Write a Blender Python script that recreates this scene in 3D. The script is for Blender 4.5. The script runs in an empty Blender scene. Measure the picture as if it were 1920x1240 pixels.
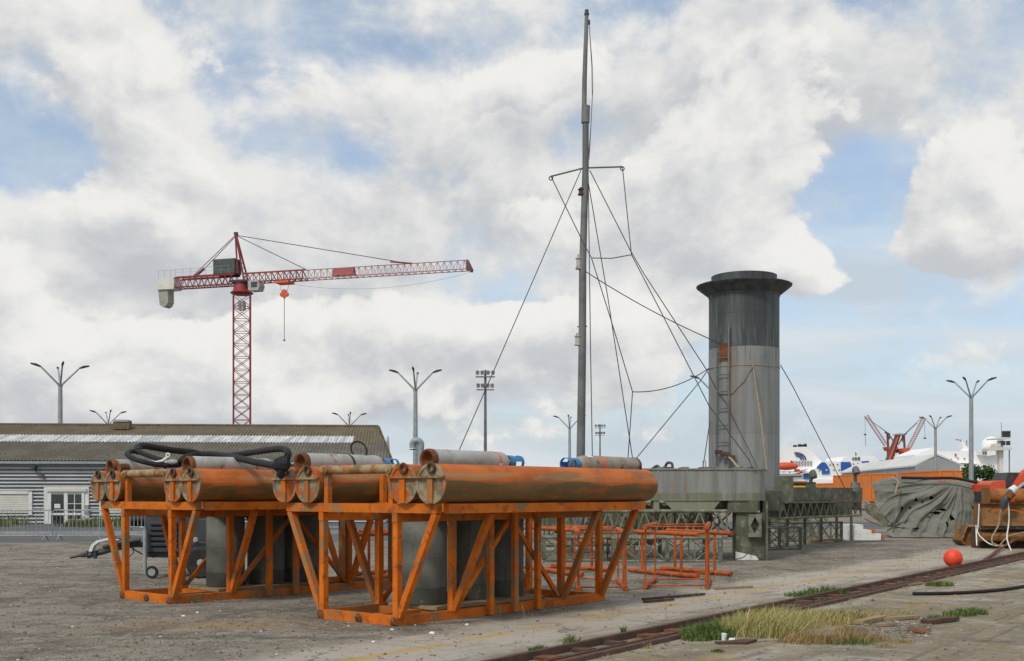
import bpy, bmesh, math, random
from mathutils import Vector, Matrix
random.seed(11)
R = math.radians
sc = bpy.context.scene
col = sc.collection

# ---------------------------------------------------------------- camera, sky, sun, exposure
EYE = 1.65
FOC = 2150.0 / 1920.0                     # focal length in frame widths
cam_d = bpy.data.cameras.new('camera'); cam = bpy.data.objects.new('camera', cam_d); col.objects.link(cam)
cam.location = (0, 0, EYE); cam.rotation_euler = (R(90), 0, 0)
cam_d.sensor_width = 36; cam_d.lens = 36 * FOC; cam_d.shift_y = 305 / 1920
cam_d.clip_start = 0.1; cam_d.clip_end = 6000
sc.camera = cam

SUN_TO = Vector((-0.42, -0.62, 0.80)).normalized()
sun_d = bpy.data.lights.new('sun', 'SUN'); sun_d.energy = 2.0; sun_d.angle = R(9); sun_d.color = (1, 0.94, 0.84)
sun = bpy.data.objects.new('sun', sun_d); col.objects.link(sun)
sun.rotation_euler = SUN_TO.to_track_quat('Z', 'Y').to_euler(); sun.location = (0, 0, 60)

sc.view_settings.view_transform = 'Standard'; sc.view_settings.look = 'None'
sc.view_settings.exposure = 0.0; sc.view_settings.gamma = 1; sc.view_settings.use_curve_mapping = False

# small expression builder for node maths
class X:
    def __init__(s, nt, sock): s.nt = nt; s.s = sock
    def _m(s, op, *o):
        n = s.nt.nodes.new('ShaderNodeMath'); n.operation = op
        for i, v in enumerate((s,) + o):
            if isinstance(v, X): s.nt.links.new(v.s, n.inputs[i])
            else: n.inputs[i].default_value = v
        return X(s.nt, n.outputs[0])
    def __add__(s, o): return s._m('ADD', o)
    def __radd__(s, o): return s._m('ADD', o)
    def __sub__(s, o): return s._m('SUBTRACT', o)
    def __mul__(s, o): return s._m('MULTIPLY', o)
    def __rmul__(s, o): return s._m('MULTIPLY', o)
    def __truediv__(s, o): return s._m('DIVIDE', o)
    def __rsub__(s, o): return (s * -1.0) + o
    def pow(s, o): return s._m('POWER', o)
    def exp(s): return s._m('EXPONENT')
    def abs(s): return s._m('ABSOLUTE')
    def mx(s, o): return s._m('MAXIMUM', o)
    def mn(s, o): return s._m('MINIMUM', o)
    def ss(s, a, b):
        n = s.nt.nodes.new('ShaderNodeMapRange'); n.interpolation_type = 'SMOOTHSTEP'
        s.nt.links.new(s.s, n.inputs[0]); n.inputs[1].default_value = a; n.inputs[2].default_value = b
        return X(s.nt, n.outputs[0])
def noise(nt, vec, scale, detail=4, rough=.55, dist=0.0, col_out=False):
    n = nt.nodes.new('ShaderNodeTexNoise'); n.inputs['Scale'].default_value = scale
    n.inputs['Detail'].default_value = detail; n.inputs['Roughness'].default_value = rough
    n.inputs['Distortion'].default_value = dist
    nt.links.new(vec, n.inputs['Vector'])
    return X(nt, n.outputs[1 if col_out else 0])
def mixc(nt, f, a, b):
    n = nt.nodes.new('ShaderNodeMix'); n.data_type = 'RGBA'
    for i, v in ((0, f), (6, a), (7, b)):
        if isinstance(v, X): nt.links.new(v.s, n.inputs[i])
        elif i == 0: n.inputs[0].default_value = v
        else: n.inputs[i].default_value = (*v, 1)
    return X(nt, n.outputs[2])
def sep(nt, vec):
    n = nt.nodes.new('ShaderNodeSeparateXYZ'); nt.links.new(vec, n.inputs[0])
    return [X(nt, n.outputs[i]) for i in range(3)]
def comb(nt, *xyz):
    n = nt.nodes.new('ShaderNodeCombineXYZ')
    for i, v in enumerate(xyz):
        if isinstance(v, X): nt.links.new(v.s, n.inputs[i])
        else: n.inputs[i].default_value = v
    return n.outputs[0]

def sky_angles(x, y):                     # azimuth / elevation (radians) of a place in the sky
    dx, dz = (x - 960) / 2150, (925 - y) / 2150
    return math.atan2(dx, 1), math.atan2(dz, math.hypot(dx, 1))

def make_world():
    w = bpy.data.worlds.new('World'); sc.world = w; w.use_nodes = True
    nt = w.node_tree; nt.nodes.clear()
    out = nt.nodes.new('ShaderNodeOutputWorld')
    sky = nt.nodes.new('ShaderNodeTexSky'); sky.sky_type = 'NISHITA'; sky.sun_disc = False
    sky.sun_elevation = math.asin(SUN_TO.z); sky.sun_rotation = math.atan2(SUN_TO.x, SUN_TO.y)
    sky.dust_density = 1.0; sky.ozone_density = 2.5
    tc = nt.nodes.new('ShaderNodeTexCoord')
    dx, dy, dz = sep(nt, tc.outputs['Generated'])
    az = dx._m('ARCTAN2', dy)
    el = dz.mn(1.0).mx(-1.0)._m('ARCSINE')
    def blob(x, y, sx, sy, amp):
        a, e = sky_angles(x, y)
        u = (az - a) * (2150 / sx); v = (el - e) * (2150 / sy)
        return ((u * u + v * v) * -1.0).exp() * amp
    def billow(v, scale, detail, rough):
        n = nt.nodes.new('ShaderNodeTexVoronoi'); n.feature = 'F1'; n.inputs['Scale'].default_value = scale
        n.inputs['Detail'].default_value = detail; n.inputs['Roughness'].default_value = rough; pass
        n.normalize = True; nt.links.new(v, n.inputs['Vector']); return 1.0 - X(nt, n.outputs['Distance'])
    # domain bent by soft noise so that the puffs do not line up
    wx = (noise(nt, comb(nt, az, el, 1.3), 6.0, 4, .5) - .5) * .045; wy = (noise(nt, comb(nt, az, el, 7.3), 6.0, 4, .5) - .5) * .035
    def dens(da, de):
        v = comb(nt, az + wx + da, (el + wy) * 1.3 + de, 3.7)
        return noise(nt, v, 7.0, 9, .60, .1) * .95 + noise(nt, v, 2.7, 2, .5) * .30 + billow(v, 11.0, 2, .5) * .30
    SHX, SHY = 0.010, 0.022
    d0, d1 = dens(0, 0), dens(SHX, SHY * 1.3)
    bs, bs_up = d0 - BIAS, d1 - BIAS
    for b in COVER:
        bs = bs + blob(*b[:4], b[4] * CA); bs_up = bs_up + blob(b[0] - SHX * 2150, b[1] + SHY * 2150, *b[2:4], b[4] * CA)
    m_cum = bs.ss(-0.07, 0.13)
    # thin veil and streaks, stretched along the horizon
    st = noise(nt, comb(nt, az * 2.0, el * 13.0 + az * .5, 9.0), 1.9, 6, .52, .2)
    hor = 1.0 - el.ss(0.09, 0.20)
    veil = st.ss(.40, .66) * hor * .85
    low = (1.0 - el.ss(-0.02, 0.16)) * 0.40
    thin = noise(nt, comb(nt, az + wx, el * 1.5, 21.0), 5.5, 9, .62, .3).ss(.36, .70) * 0.60
    m_thin = (veil.mx(thin) + low + .34).mn(0.96)
    # light and dark sides of the clouds
    lit = (bs - bs_up) * 3.0 + 0.60 - (bs - .16).mx(0.0) * .55
    fine = noise(nt, comb(nt, az + wx, el * 1.4, 5.0), 13.0, 8, .6, .2) - 0.5
    lit = lit + fine * 0.55
    for b in GREY: lit = lit - blob(*b)
    for b in WHITE: lit = lit + blob(*b)
    lit = lit.ss(-0.10, 1.02)
    c = mixc(nt, lit, (0.525, 0.55, 0.585), (0.82, 0.815, 0.795))
    sg = mixc(nt, st.ss(.40, .70), (0.56, 0.635, 0.70), (0.69, 0.745, 0.785))
    # nearer heaps with crisp bright tops
    nb, nb_up = (d0 - .735) * 1.7 - BIAS_N, (d0 - .735) * 1.7 - BIAS_N
    for b in HEAPS:
        nb = nb + blob(*b); nb_up = nb_up + blob(b[0] - SHX * 2150, b[1] + SHY * 2150, *b[2:])
    m_near = nb.ss(-.03, .075) * (1.0 - blob(1760, 790, 330, 110, 1.2).mn(1.0))
    litn = ((nb - nb_up) * 1.7 + (d0 - d1) * 3.4 + 0.58 - (nb - .10).mx(0.0) * .34 + fine * .7).ss(-.05, 1.05)
    cn_ = mixc(nt, litn, (0.56, 0.58, 0.61), (0.87, 0.86, 0.83))
    # assemble
    bg_sky = nt.nodes.new('ShaderNodeBackground'); bg_sky.inputs[1].default_value = 0.15
    nt.links.new(sky.outputs[0], bg_sky.inputs[0])
    bg_thin = nt.nodes.new('ShaderNodeBackground'); nt.links.new(sg.s, bg_thin.inputs[0])
    bg_cl = nt.nodes.new('ShaderNodeBackground'); nt.links.new(c.s, bg_cl.inputs[0])
    m1 = nt.nodes.new('ShaderNodeMixShader'); nt.links.new(m_thin.s, m1.inputs[0])
    nt.links.new(bg_sky.outputs[0], m1.inputs[1]); nt.links.new(bg_thin.outputs[0], m1.inputs[2])
    m2 = nt.nodes.new('ShaderNodeMixShader'); nt.links.new(m_cum.s, m2.inputs[0])
    nt.links.new(m1.outputs[0], m2.inputs[1]); nt.links.new(bg_cl.outputs[0], m2.inputs[2])
    bg_n = nt.nodes.new('ShaderNodeBackground'); nt.links.new(cn_.s, bg_n.inputs[0])
    m3 = nt.nodes.new('ShaderNodeMixShader'); nt.links.new(m_near.s, m3.inputs[0])
    nt.links.new(m2.outputs[0], m3.inputs[1]); nt.links.new(bg_n.outputs[0], m3.inputs[2])
    nt.links.new(m3.outputs[0], out.inputs[0])
    w.cycles.sampling_method = 'MANUAL'; w.cycles.sample_map_resolution = 512
# x, y (where the cloud bank sits), width, height, amount
BIAS, CA = .808, .60
COVER = [(620, 470, 430, 140, .32), (230, 560, 330, 170, .30), (1240, 420, 150, 120, .20), (1300, 160, 400, 120, .24), (450, 230, 250, 90, .16), (880, 650, 320, 80, .34), (1220, 560, 150, 90, .22),
         (330, 700, 420, 90, .36), (1780, 120, 300, 130, .14), (1000, 260, 160, 100, .22), (60, 480, 160, 120, .16), (130, 30, 260, 60, .16), (260, 420, 160, 80, .12), (90, 740, 260, 70, .24), (620, 760, 300, 50, .22), (1180, 690, 120, 50, .12),
         (110, 240, 100, 90, -.22), (560, 75, 210, 42, -.15), (830, 110, 200, 45, -.16), (1070, 40, 160, 40, -.06), (60, 320, 90, 50, -.18), (1600, 430, 100, 110, -.56), (250, 150, 110, 90, .08), (1000, 40, 120, 40, .10),
         (1010, 400, 40, 60, -.12), (1680, 730, 420, 130, -.32), (1780, 790, 320, 110, -.5), (1150, 800, 420, 70, -.24), (1680, 520, 60, 60, -.26), (950, 550, 60, 30, -.20), (860, 490, 50, 50, -.06), (1620, 290, 90, 60, -.16)]
BIAS_N = .28
HEAPS = [(1330, 390, 150, 140, .56), (1420, 480, 130, 60, .26), (1560, 530, 100, 46, .38), (1600, 585, 45, 34, .24), (1800, 375, 115, 80, .54), (1900, 440, 130, 60, .44), (1760, 470, 90, 40, .24),
         (850, 625, 250, 70, .44), (1010, 600, 140, 50, .26), (320, 680, 250, 80, .46), (90, 720, 170, 55, .28), (600, 765, 180, 40, .30), (240, 370, 190, 90, .42), (130, 450, 130, 60, .24), (1190, 680, 100, 50, .28), (370, 770, 200, 35, .30), (400, 130, 200, 80, .22), (150, 170, 70, 50, .22), (960, 160, 120, 60, .26), (1090, 120, 90, 60, .24), (1030, 450, 60, 50, .26),
         (1600, 440, 80, 110, -.45), (1690, 580, 120, 50, -.4), (90, 260, 110, 90, -.25), (560, 75, 230, 40, -.2), (830, 105, 200, 40, -.2), (1000, 510, 90, 50, -.2)]
GREY = [(520, 585, 330, 75, .62), (700, 395, 260, 55, .26), (1130, 270, 200, 70, .22), (1560, 150, 330, 100, .34), (1100, 680, 200, 60, .25), (60, 590, 150, 70, .12), (1330, 470, 170, 50, .12), (760, 680, 160, 40, .2), (1500, 290, 160, 40, .2)]
WHITE = [(1340, 330, 120, 80, .22), (1800, 340, 130, 60, .22), (330, 665, 330, 45, .40), (840, 585, 200, 45, .42), (300, 350, 200, 60, .26), (250, 150, 300, 90, .22), (950, 170, 160, 60, .24), (1000, 10, 300, 60, .1)]
make_world()

# ---------------------------------------------------------------- helpers
def P(x, y, D): return Vector(((x - 960) / 2150 * D, D, EYE + (925 - y) / 2150 * D))
def G(x, y):
    D = EYE * 2150 / (y - 925); return Vector(((x - 960) / 2150 * D, D, 0))
def V(*a): return Vector(a)

class MB:
    """collects shapes, then links them as one mesh object"""
    def __init__(s, off=(0, 0, 0)): s.v = []; s.f = []; s.off = Vector(off)
    def add(s, vs, fs):
        k = len(s.v); s.v += [Vector(p) for p in vs]; s.f += [tuple(i + k for i in f) for f in fs]; return s
    def box(s, x0, x1, y0, y1, z0, z1):
        return s.add([(x0, y0, z0), (x1, y0, z0), (x1, y1, z0), (x0, y1, z0), (x0, y0, z1), (x1, y0, z1), (x1, y1, z1), (x0, y1, z1)],
                     [(0, 3, 2, 1), (4, 5, 6, 7), (0, 1, 5, 4), (1, 2, 6, 5), (2, 3, 7, 6), (3, 0, 4, 7)])
    def beam(s, p, q, w, h, up=(0, 0, 1)):
        p, q = Vector(p), Vector(q); d = (q - p).normalized(); up = Vector(up)
        if abs(d.dot(up)) > .98: up = Vector((0, 1, 0)) if abs(d.y) < .9 else Vector((1, 0, 0))
        a = d.cross(up).normalized() * w / 2; b = a.cross(d).normalized() * h / 2
        vs = [c + sa * a + sb * b for c in (p, q) for sa, sb in ((-1, -1), (1, -1), (1, 1), (-1, 1))]
        return s.add(vs, [(0, 1, 2, 3), (7, 6, 5, 4), (0, 4, 5, 1), (1, 5, 6, 2), (2, 6, 7, 3), (3, 7, 4, 0)])
    def tube(s, pts, r, n=8, closed=False):
        pts = [Vector(p) for p in pts]; m = len(pts); rs = r if isinstance(r, (list, tuple)) else [r] * m
        vs, fs, prev = [], [], None
        for i, p in enumerate(pts):
            if closed: d = pts[(i + 1) % m] - pts[i - 1]
            else: d = pts[min(i + 1, m - 1)] - pts[max(i - 1, 0)]
            d = d.normalized() if d.length > 1e-9 else Vector((0, 0, 1))
            if prev is None: a = d.orthogonal().normalized()
            else:
                a = prev - d * prev.dot(d)
                a = a.normalized() if a.length > 1e-6 else d.orthogonal().normalized()
            prev = a; b = d.cross(a)
            for k in range(n):
                t = 2 * math.pi * k / n; vs.append(p + rs[i] * (math.cos(t) * a + math.sin(t) * b))
        for i in range(m if closed else m - 1):
            for k in range(n):
                j = (i + 1) % m
                fs.append((i * n + k, i * n + (k + 1) % n, j * n + (k + 1) % n, j * n + k))
        if not closed: fs += [tuple(range(n - 1, -1, -1)), tuple((m - 1) * n + k for k in range(n))]
        return s.add(vs, fs)
    def lathe(s, prof, c=(0, 0, 0), axis=(0, 0, 1), n=24, cap=True):
        c = Vector(c); d = Vector(axis).normalized(); a = d.orthogonal().normalized(); b = d.cross(a)
        vs, fs = [], []; m = len(prof)
        for r, h in prof:
            for k in range(n):
                t = 2 * math.pi * k / n; vs.append(c + d * h + max(r, 1e-4) * (math.cos(t) * a + math.sin(t) * b))
        for i in range(m - 1):
            for k in range(n): fs.append((i * n + k, i * n + (k + 1) % n, (i + 1) * n + (k + 1) % n, (i + 1) * n + k))
        if cap: fs += [tuple(range(n - 1, -1, -1)), tuple((m - 1) * n + k for k in range(n))]
        return s.add(vs, fs)
    def prism(s, poly, vec):
        poly = [Vector(p) for p in poly]; vec = Vector(vec); n = len(poly)
        return s.add(poly + [p + vec for p in poly], [tuple(range(n - 1, -1, -1)), tuple(range(n, 2 * n))] + [(i, (i + 1) % n, n + (i + 1) % n, n + i) for i in range(n)])
    def grid(s, fn, nu, nv, skip=None):
        vs = [fn(i / nu, j / nv) for j in range(nv + 1) for i in range(nu + 1)]
        fs = [(j * (nu + 1) + i, j * (nu + 1) + i + 1, (j + 1) * (nu + 1) + i + 1, (j + 1) * (nu + 1) + i) for j in range(nv) for i in range(nu)
              if not (skip and skip((i + .5) / nu, (j + .5) / nv))]
        return s.add(vs, fs)
    def ico(s, c, r, sub=1, sq=(1, 1, 1)):
        bm = bmesh.new(); bmesh.ops.create_icosphere(bm, subdivisions=sub, radius=1); c = Vector(c)
        bm.verts.ensure_lookup_table(); bm.verts.index_update()
        s.add([c + Vector((v.co.x * r * sq[0], v.co.y * r * sq[1], v.co.z * r * sq[2])) for v in bm.verts], [tuple(v.index for v in f.verts) for f in bm.faces]); bm.free(); return s
    def build(s, name, mat, parent=None, smooth=None, fix=True):
        me = bpy.data.meshes.new(name); me.from_pydata([p - s.off for p in s.v], [], s.f)
        if fix:
            bm = bmesh.new(); bm.from_mesh(me); bmesh.ops.recalc_face_normals(bm, faces=bm.faces[:]); bm.to_mesh(me); bm.free()
        if smooth:
            me.polygons.foreach_set('use_smooth', [True] * len(me.polygons)); me.set_sharp_from_angle(angle=R(smooth))
        me.materials.append(mat)
        o = bpy.data.objects.new(name, me); col.objects.link(o)
        if parent is not None: o.parent = parent
        return o

def tag(o, label, cat, group=None, kind=None):
    if label: o['label'] = label
    if cat: o['category'] = cat
    if group: o['group'] = group
    if kind: o['kind'] = kind
    return o
def thing(name, label, cat, loc=(0, 0, 0), rz=0.0, group=None):
    o = bpy.data.objects.new(name, None); col.objects.link(o); o.empty_display_size = .2
    o.location = loc; o.rotation_euler = (0, 0, rz)
    return tag(o, label, cat, group)
def struct(o): o['kind'] = 'structure'; return o
def copy_tree(o, parent=None):
    c = o.copy(); col.objects.link(c)
    if parent is not None: c.parent = parent
    for ch in [x for x in bpy.data.objects if x.parent == o]: copy_tree(ch, c)
    return c
def arc(c, r, a0, a1, n, ux, uy):
    c, ux, uy = Vector(c), Vector(ux), Vector(uy)
    return [c + r * (math.cos(a0 + (a1 - a0) * i / n) * ux + math.sin(a0 + (a1 - a0) * i / n) * uy) for i in range(n + 1)]
def curve_pts(pts, n=8):
    pts = [Vector(p) for p in pts]; out = []
    for i in range(len(pts) - 1):
        p0, p1, p2, p3 = pts[max(i - 1, 0)], pts[i], pts[i + 1], pts[min(i + 2, len(pts) - 1)]
        for k in range(n):
            t = k / n
            out.append(.5 * ((2 * p1) + (p2 - p0) * t + (2 * p0 - 5 * p1 + 4 * p2 - p3) * t * t + (3 * p1 - p0 - 3 * p2 + p3) * t ** 3))
    return out + [pts[-1]]

# ---------------------------------------------------------------- materials
def base_mat(name, rough=.7, metal=0.0, spec=.5):
    m = bpy.data.materials.new(name); m.use_nodes = True; nt = m.node_tree
    b = nt.nodes['Principled BSDF']; b.inputs['Roughness'].default_value = rough; b.inputs['Metallic'].default_value = metal
    b.inputs['Specular IOR Level'].default_value = spec
    return m, nt, b
def ocoord(nt, rnd=True, scl=(1, 1, 1)):
    tc = nt.nodes.new('ShaderNodeTexCoord'); mp = nt.nodes.new('ShaderNodeMapping'); mp.inputs['Scale'].default_value = scl
    nt.links.new(tc.outputs['Object'], mp.inputs['Vector'])
    if rnd:
        oi = nt.nodes.new('ShaderNodeObjectInfo'); c = X(nt, oi.outputs['Random']) * 37.0
        nt.links.new(comb(nt, c, c * 1.7, c * .6), mp.inputs['Location'])
    return mp.outputs[0], tc.outputs['Object']
def bump(nt, b, h, strength=.3, dist=.01):
    n = nt.nodes.new('ShaderNodeBump'); n.inputs['Strength'].default_value = strength; n.inputs['Distance'].default_value = dist
    nt.links.new(h.s, n.inputs['Height']); nt.links.new(n.outputs[0], b.inputs['Normal'])
def mk(name, c1, c2, scale=3.0, lo=.4, hi=.62, c3=None, s3=9.0, lo3=.58, hi3=.68, rough=.7, metal=0.0, bmp=.25, bs=30.0, scl=(1, 1, 1), spec=.4, rnd=True):
    m, nt, b = base_mat(name, rough, metal, spec)
    v, _ = ocoord(nt, rnd, scl)
    c = mixc(nt, noise(nt, v, scale, 6, .6).ss(lo, hi), c1, c2)
    if c3: c = mixc(nt, noise(nt, v, s3, 6, .65, .3).ss(lo3, hi3), c, c3)
    nt.links.new(c.s, b.inputs['Base Color'])
    if bmp: bump(nt, b, noise(nt, v, bs, 4, .6), bmp)
    return m

def orange_steel(name, fade=.5, stain_z=None):
    """orange paint, chipped to brown rust, with grey-green grime in patches"""
    m, nt, b = base_mat(name, .72, 0, .3)
    v, o = ocoord(nt)
    c = mixc(nt, noise(nt, v, 2.6, 6, .6).ss(.35, .68), (.66, .160, .006), (.48, .104, .006))
    c = mixc(nt, noise(nt, v, 5.5, 7, .65, .4).ss(.53, .66) * .8, c, (.20, .075, .020))
    g = noise(nt, v, 2.3, 7, .62, .3).ss(.50 + .12 * (1 - fade), .60 + .12 * (1 - fade))
    c = mixc(nt, g * .85, c, (.215, .165, .080))
    c = mixc(nt, noise(nt, v, 22, 5, .7).ss(.62, .70) * .7, c, (.09, .035, .015))
    oi = nt.nodes.new('ShaderNodeObjectInfo'); rv_ = X(nt, oi.outputs['Random'])
    c = mixc(nt, (rv_ * 7.3)._m('FRACT').ss(.3, 1.0) * .32, c, (.25, .085, .018))
    c = mixc(nt, (rv_ * 13.7)._m('FRACT').ss(.55, 1.0) * noise(nt, v, 3.2, 6, .65, .3).ss(.40, .56) * .7, c, (.20, .16, .085))
    nt.links.new(c.s, b.inputs['Base Color']); bump(nt, b, noise(nt, v, 26, 5, .65), .35, .008)
    return m
def tank_paint():
    """float tank: orange above, an old waterline with slime and bare rust below it, scraped streaks along the tank"""
    m, nt, b = base_mat('float_tank_paint', .6, 0, .35)
    v, o = ocoord(nt); x, y, z = sep(nt, o)
    vl, _ = ocoord(nt, True, (.45, 2.4, 2.4))
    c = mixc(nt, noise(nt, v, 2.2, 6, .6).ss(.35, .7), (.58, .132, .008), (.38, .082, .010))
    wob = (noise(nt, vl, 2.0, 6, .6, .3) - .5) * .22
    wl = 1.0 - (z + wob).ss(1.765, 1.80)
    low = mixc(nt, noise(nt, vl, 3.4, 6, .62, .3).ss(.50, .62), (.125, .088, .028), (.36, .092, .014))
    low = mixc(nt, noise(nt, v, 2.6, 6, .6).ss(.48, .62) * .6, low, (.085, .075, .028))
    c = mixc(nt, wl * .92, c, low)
    band = (1.0 - ((z - 1.865).abs() / .065).mn(1.0)) * noise(nt, vl, 2.4, 6, .6).ss(.38, .54)
    c = mixc(nt, band * .9, c, (.36, .22, .10))
    c = mixc(nt, noise(nt, vl, 1.7, 6, .62, .3).ss(.48, .60) * .7, c, (.22, .115, .04))
    c = mixc(nt, noise(nt, v, 18, 6, .7).ss(.61, .69) * .7, c, (.10, .04, .016))
    seam = 1.0 - ((z - 1.785).abs() / .006).mn(1.0)
    c = mixc(nt, seam * .6, c, (.08, .035, .015))
    nt.links.new(c.s, b.inputs['Base Color']); bump(nt, b, noise(nt, v, 14, 5, .6), .25, .008)
    return m
M = {}
M['orange'] = orange_steel('orange_steel', .75)
M['orange_clean'] = orange_steel('orange_pipe_paint', .15)
M['stand'] = mk('rusty_orange_pipe', (.46, .095, .010), (.30, .062, .012), 4, .4, .62, (.15, .055, .02), 9, .55, .66, .7)
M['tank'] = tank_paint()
M['plate'] = mk('end_plate_paint', (.30, .255, .165), (.17, .13, .075), 6, .42, .58, (.40, .095, .014), 4.0, .50, .58, .7)
M['rust'] = mk('rust', (.20, .075, .025), (.11, .042, .018), 6, .4, .6, (.30, .15, .06), 14, .6, .7, .85)
M['rust_dk'] = mk('rust_dark', (.070, .040, .027), (.115, .056, .034), 5, .4, .62, (.05, .03, .022), 12, .55, .65, .85)
M['pale_rust'] = mk('pale_rust_pipe', (.34, .25, .13), (.20, .11, .04), 5, .44, .58, (.42, .10, .015), 4, .52, .62, .7)
M['concrete_cyl'] = mk('concrete_cylinder', (.165, .175, .155), (.125, .135, .118), 2.2, .35, .65, (.085, .085, .07), 1.6, .58, .72, .9, bs=60)
def cyl_mat():
    m, nt, b = base_mat('concrete_cylinder', .9, 0, .3); v, o = ocoord(nt); x, y, z = sep(nt, o)
    vs, _ = ocoord(nt, True, (3, 3, .4))
    c = mixc(nt, noise(nt, v, 2.2, 6, .62).ss(.36, .64), (.185, .195, .172), (.130, .140, .120))
    c = mixc(nt, noise(nt, vs, 2.4, 6, .65).ss(.52, .66) * .6, c, (.095, .098, .078))
    band = 1.0 - (z + noise(nt, v, 3.0, 5, .6) * .06).ss(.25, .28)
    c = mixc(nt, band * .65, c, (.075, .078, .06))
    seam = 1.0 - ((z - .62).abs() / .006).mn(1.0)
    c = mixc(nt, seam * .6, c, (.06, .062, .05)); c = mixc(nt, noise(nt, v, 9, 5, .7).ss(.60, .68) * .6, c, (.24, .24, .21))
    nt.links.new(c.s, b.inputs['Base Color']); bump(nt, b, noise(nt, v, 24, 5, .6), .35, .01); return m
M['concrete_cyl'] = cyl_mat()
M['timber'] = mk('timber', (.33, .24, .13), (.24, .17, .09), 5, .4, .6, (.15, .11, .07), 7, .58, .7, .85, scl=(.4, 3, 3))
M['gas_grey'] = mk('gas_cylinder_grey', (.42, .42, .40), (.32, .315, .285), 3, .4, .62, (.25, .13, .055), 6, .58, .66, .55)
M['gas_rusty'] = mk('gas_cylinder_rusty', (.27, .235, .18), (.34, .31, .26), 5, .4, .65, (.19, .09, .04), 8, .53, .66, .6)
M['blue'] = mk('blue_paint', (.035, .17, .40), (.05, .22, .46), 8, .4, .6, rough=.45, bmp=.05)
M['strap'] = mk('orange_strap', (.70, .20, .08), (.62, .16, .06), 10, rough=.7, bmp=.1)
M['paper'] = mk('white_paper', (.74, .74, .72), (.66, .66, .64), 10, rough=.8, bmp=.05)
M['hose'] = mk('black_hose', (.016, .017, .018), (.026, .026, .027), 12, rough=.72, bmp=.2, spec=.25)
M['rubber'] = mk('rubber', (.02, .02, .02), (.035, .034, .033), 12, rough=.85)
M['galv'] = mk('galvanised_steel', (.38, .40, .41), (.30, .32, .335), 6, rough=.5, metal=.3, bmp=.08)
M['lamp_grey'] = mk('lamp_post_grey', (.33, .36, .375), (.27, .30, .315), 3, rough=.55, metal=.2, bmp=.05)
M['dark_metal'] = mk('dark_metal', (.035, .037, .04), (.055, .056, .06), 7, rough=.55, bmp=.1)
M['mast'] = mk('mast_grey', (.17, .18, .175), (.12, .125, .12), 1.4, .4, .6, (.22, .19, .14), 3, .6, .7, .55, metal=.1)
M['wire'] = mk('steel_wire', (.055, .055, .055), (.08, .078, .075), 9, rough=.6, bmp=0)
M['rope'] = mk('old_rope', (.36, .28, .17), (.28, .21, .12), 12, rough=.9, bmp=.2)
M['white'] = mk('white_paint', (.78, .78, .77), (.70, .70, .69), 2, rough=.5, bmp=.03)
M['white_frame'] = mk('white_frame', (.74, .74, .71), (.64, .64, .61), 3, rough=.5, bmp=.03)
M['glass'] = mk('dark_glass', (.022, .028, .032), (.035, .042, .046), 2, rough=.08, bmp=0, spec=.7)
M['shutter'] = mk('shutter', (.66, .635, .55), (.60, .575, .49), 2, rough=.55, bmp=.05)
M['siding'] = mk('grey_siding', (.39, .41, .415), (.33, .35, .355), 1.2, .35, .7, (.27, .285, .275), 2.5, .6, .75, .5, bmp=.03)
M['roof'] = mk('fibre_cement_roof', (.122, .106, .082), (.155, .142, .116), .9, .4, .62, (.085, .078, .055), 5, .50, .64, .95, scl=(1, 1, 1), rnd=False)
M['moss_roof'] = mk('mossy_roof', (.135, .105, .064), (.165, .135, .09), 1.1, .4, .62, (.095, .075, .045), 5, .54, .66, .95, rnd=False)
M['skylight'] = mk('skylight_sheet', (.60, .61, .61), (.36, .375, .38), 1.5, .42, .6, (.82, .82, .82), 3, .58, .62, .5, scl=(2.5, .1, .1), bmp=0, rnd=False)
M['box_grey'] = mk('trailer_grey', (.045, .048, .060), (.060, .064, .078), 4, rough=.5, bmp=.05)
M['yellow'] = mk('yellow_paint', (.70, .42, .03), (.60, .34, .03), 5, .4, .6, (.3, .2, .05), 8, .62, .72, .5, bmp=.05)
M['foam'] = mk('white_foam', (.80, .80, .79), (.72, .72, .70), 4, rough=.9, bmp=.15)
M['buoy'] = mk('orange_buoy', (.80, .075, .028), (.70, .055, .022), 5, .4, .62, (.45, .10, .05), 9, .60, .70, .5, bmp=.06, spec=.4)
M['container'] = mk('orange_container', (.72, .20, .022), (.64, .165, .02), 1.0, .35, .65, (.40, .12, .03), 3, .68, .8, .55, bmp=.03)
M['red_crane'] = mk('red_crane_paint', (.26, .036, .038), (.20, .032, .034), 1, rough=.5, bmp=0)
M['pink_steel'] = mk('faded_red_lattice', (.40, .17, .155), (.33, .13, .12), 1, rough=.6, bmp=0)
M['port_red'] = mk('port_crane_red', (.66, .12, .055), (.58, .10, .05), .2, rough=.6, bmp=0)
M['brown_steel'] = mk('brown_steel', (.12, .04, .035), (.15, .05, .04), .3, rough=.6, bmp=0)
M['cw_white'] = mk('counterweight_white', (.66, .65, .60), (.58, .57, .52), 1.2, rough=.7, bmp=.03)
M['cw_grey'] = mk('counterweight_concrete', (.36, .345, .30), (.30, .285, .245), 1, rough=.85, bmp=.05)
M['green_grey'] = mk('dark_green_grey', (.075, .085, .08), (.055, .066, .062), 1, rough=.6, bmp=0)
M['ship_white'] = mk('ship_white', (.88, .88, .87), (.83, .835, .83), .08, rough=.45, bmp=0)
M['ship_blue'] = mk('ship_blue', (.025, .10, .38), (.03, .12, .42), .3, rough=.5, bmp=0)
M['ship_navy'] = mk('ship_navy', (.03, .065, .15), (.035, .075, .17), .3, rough=.5, bmp=0)
M['lifeboat'] = mk('lifeboat_orange', (.70, .10, .035), (.62, .085, .03), .5, rough=.5, bmp=0)
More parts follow.
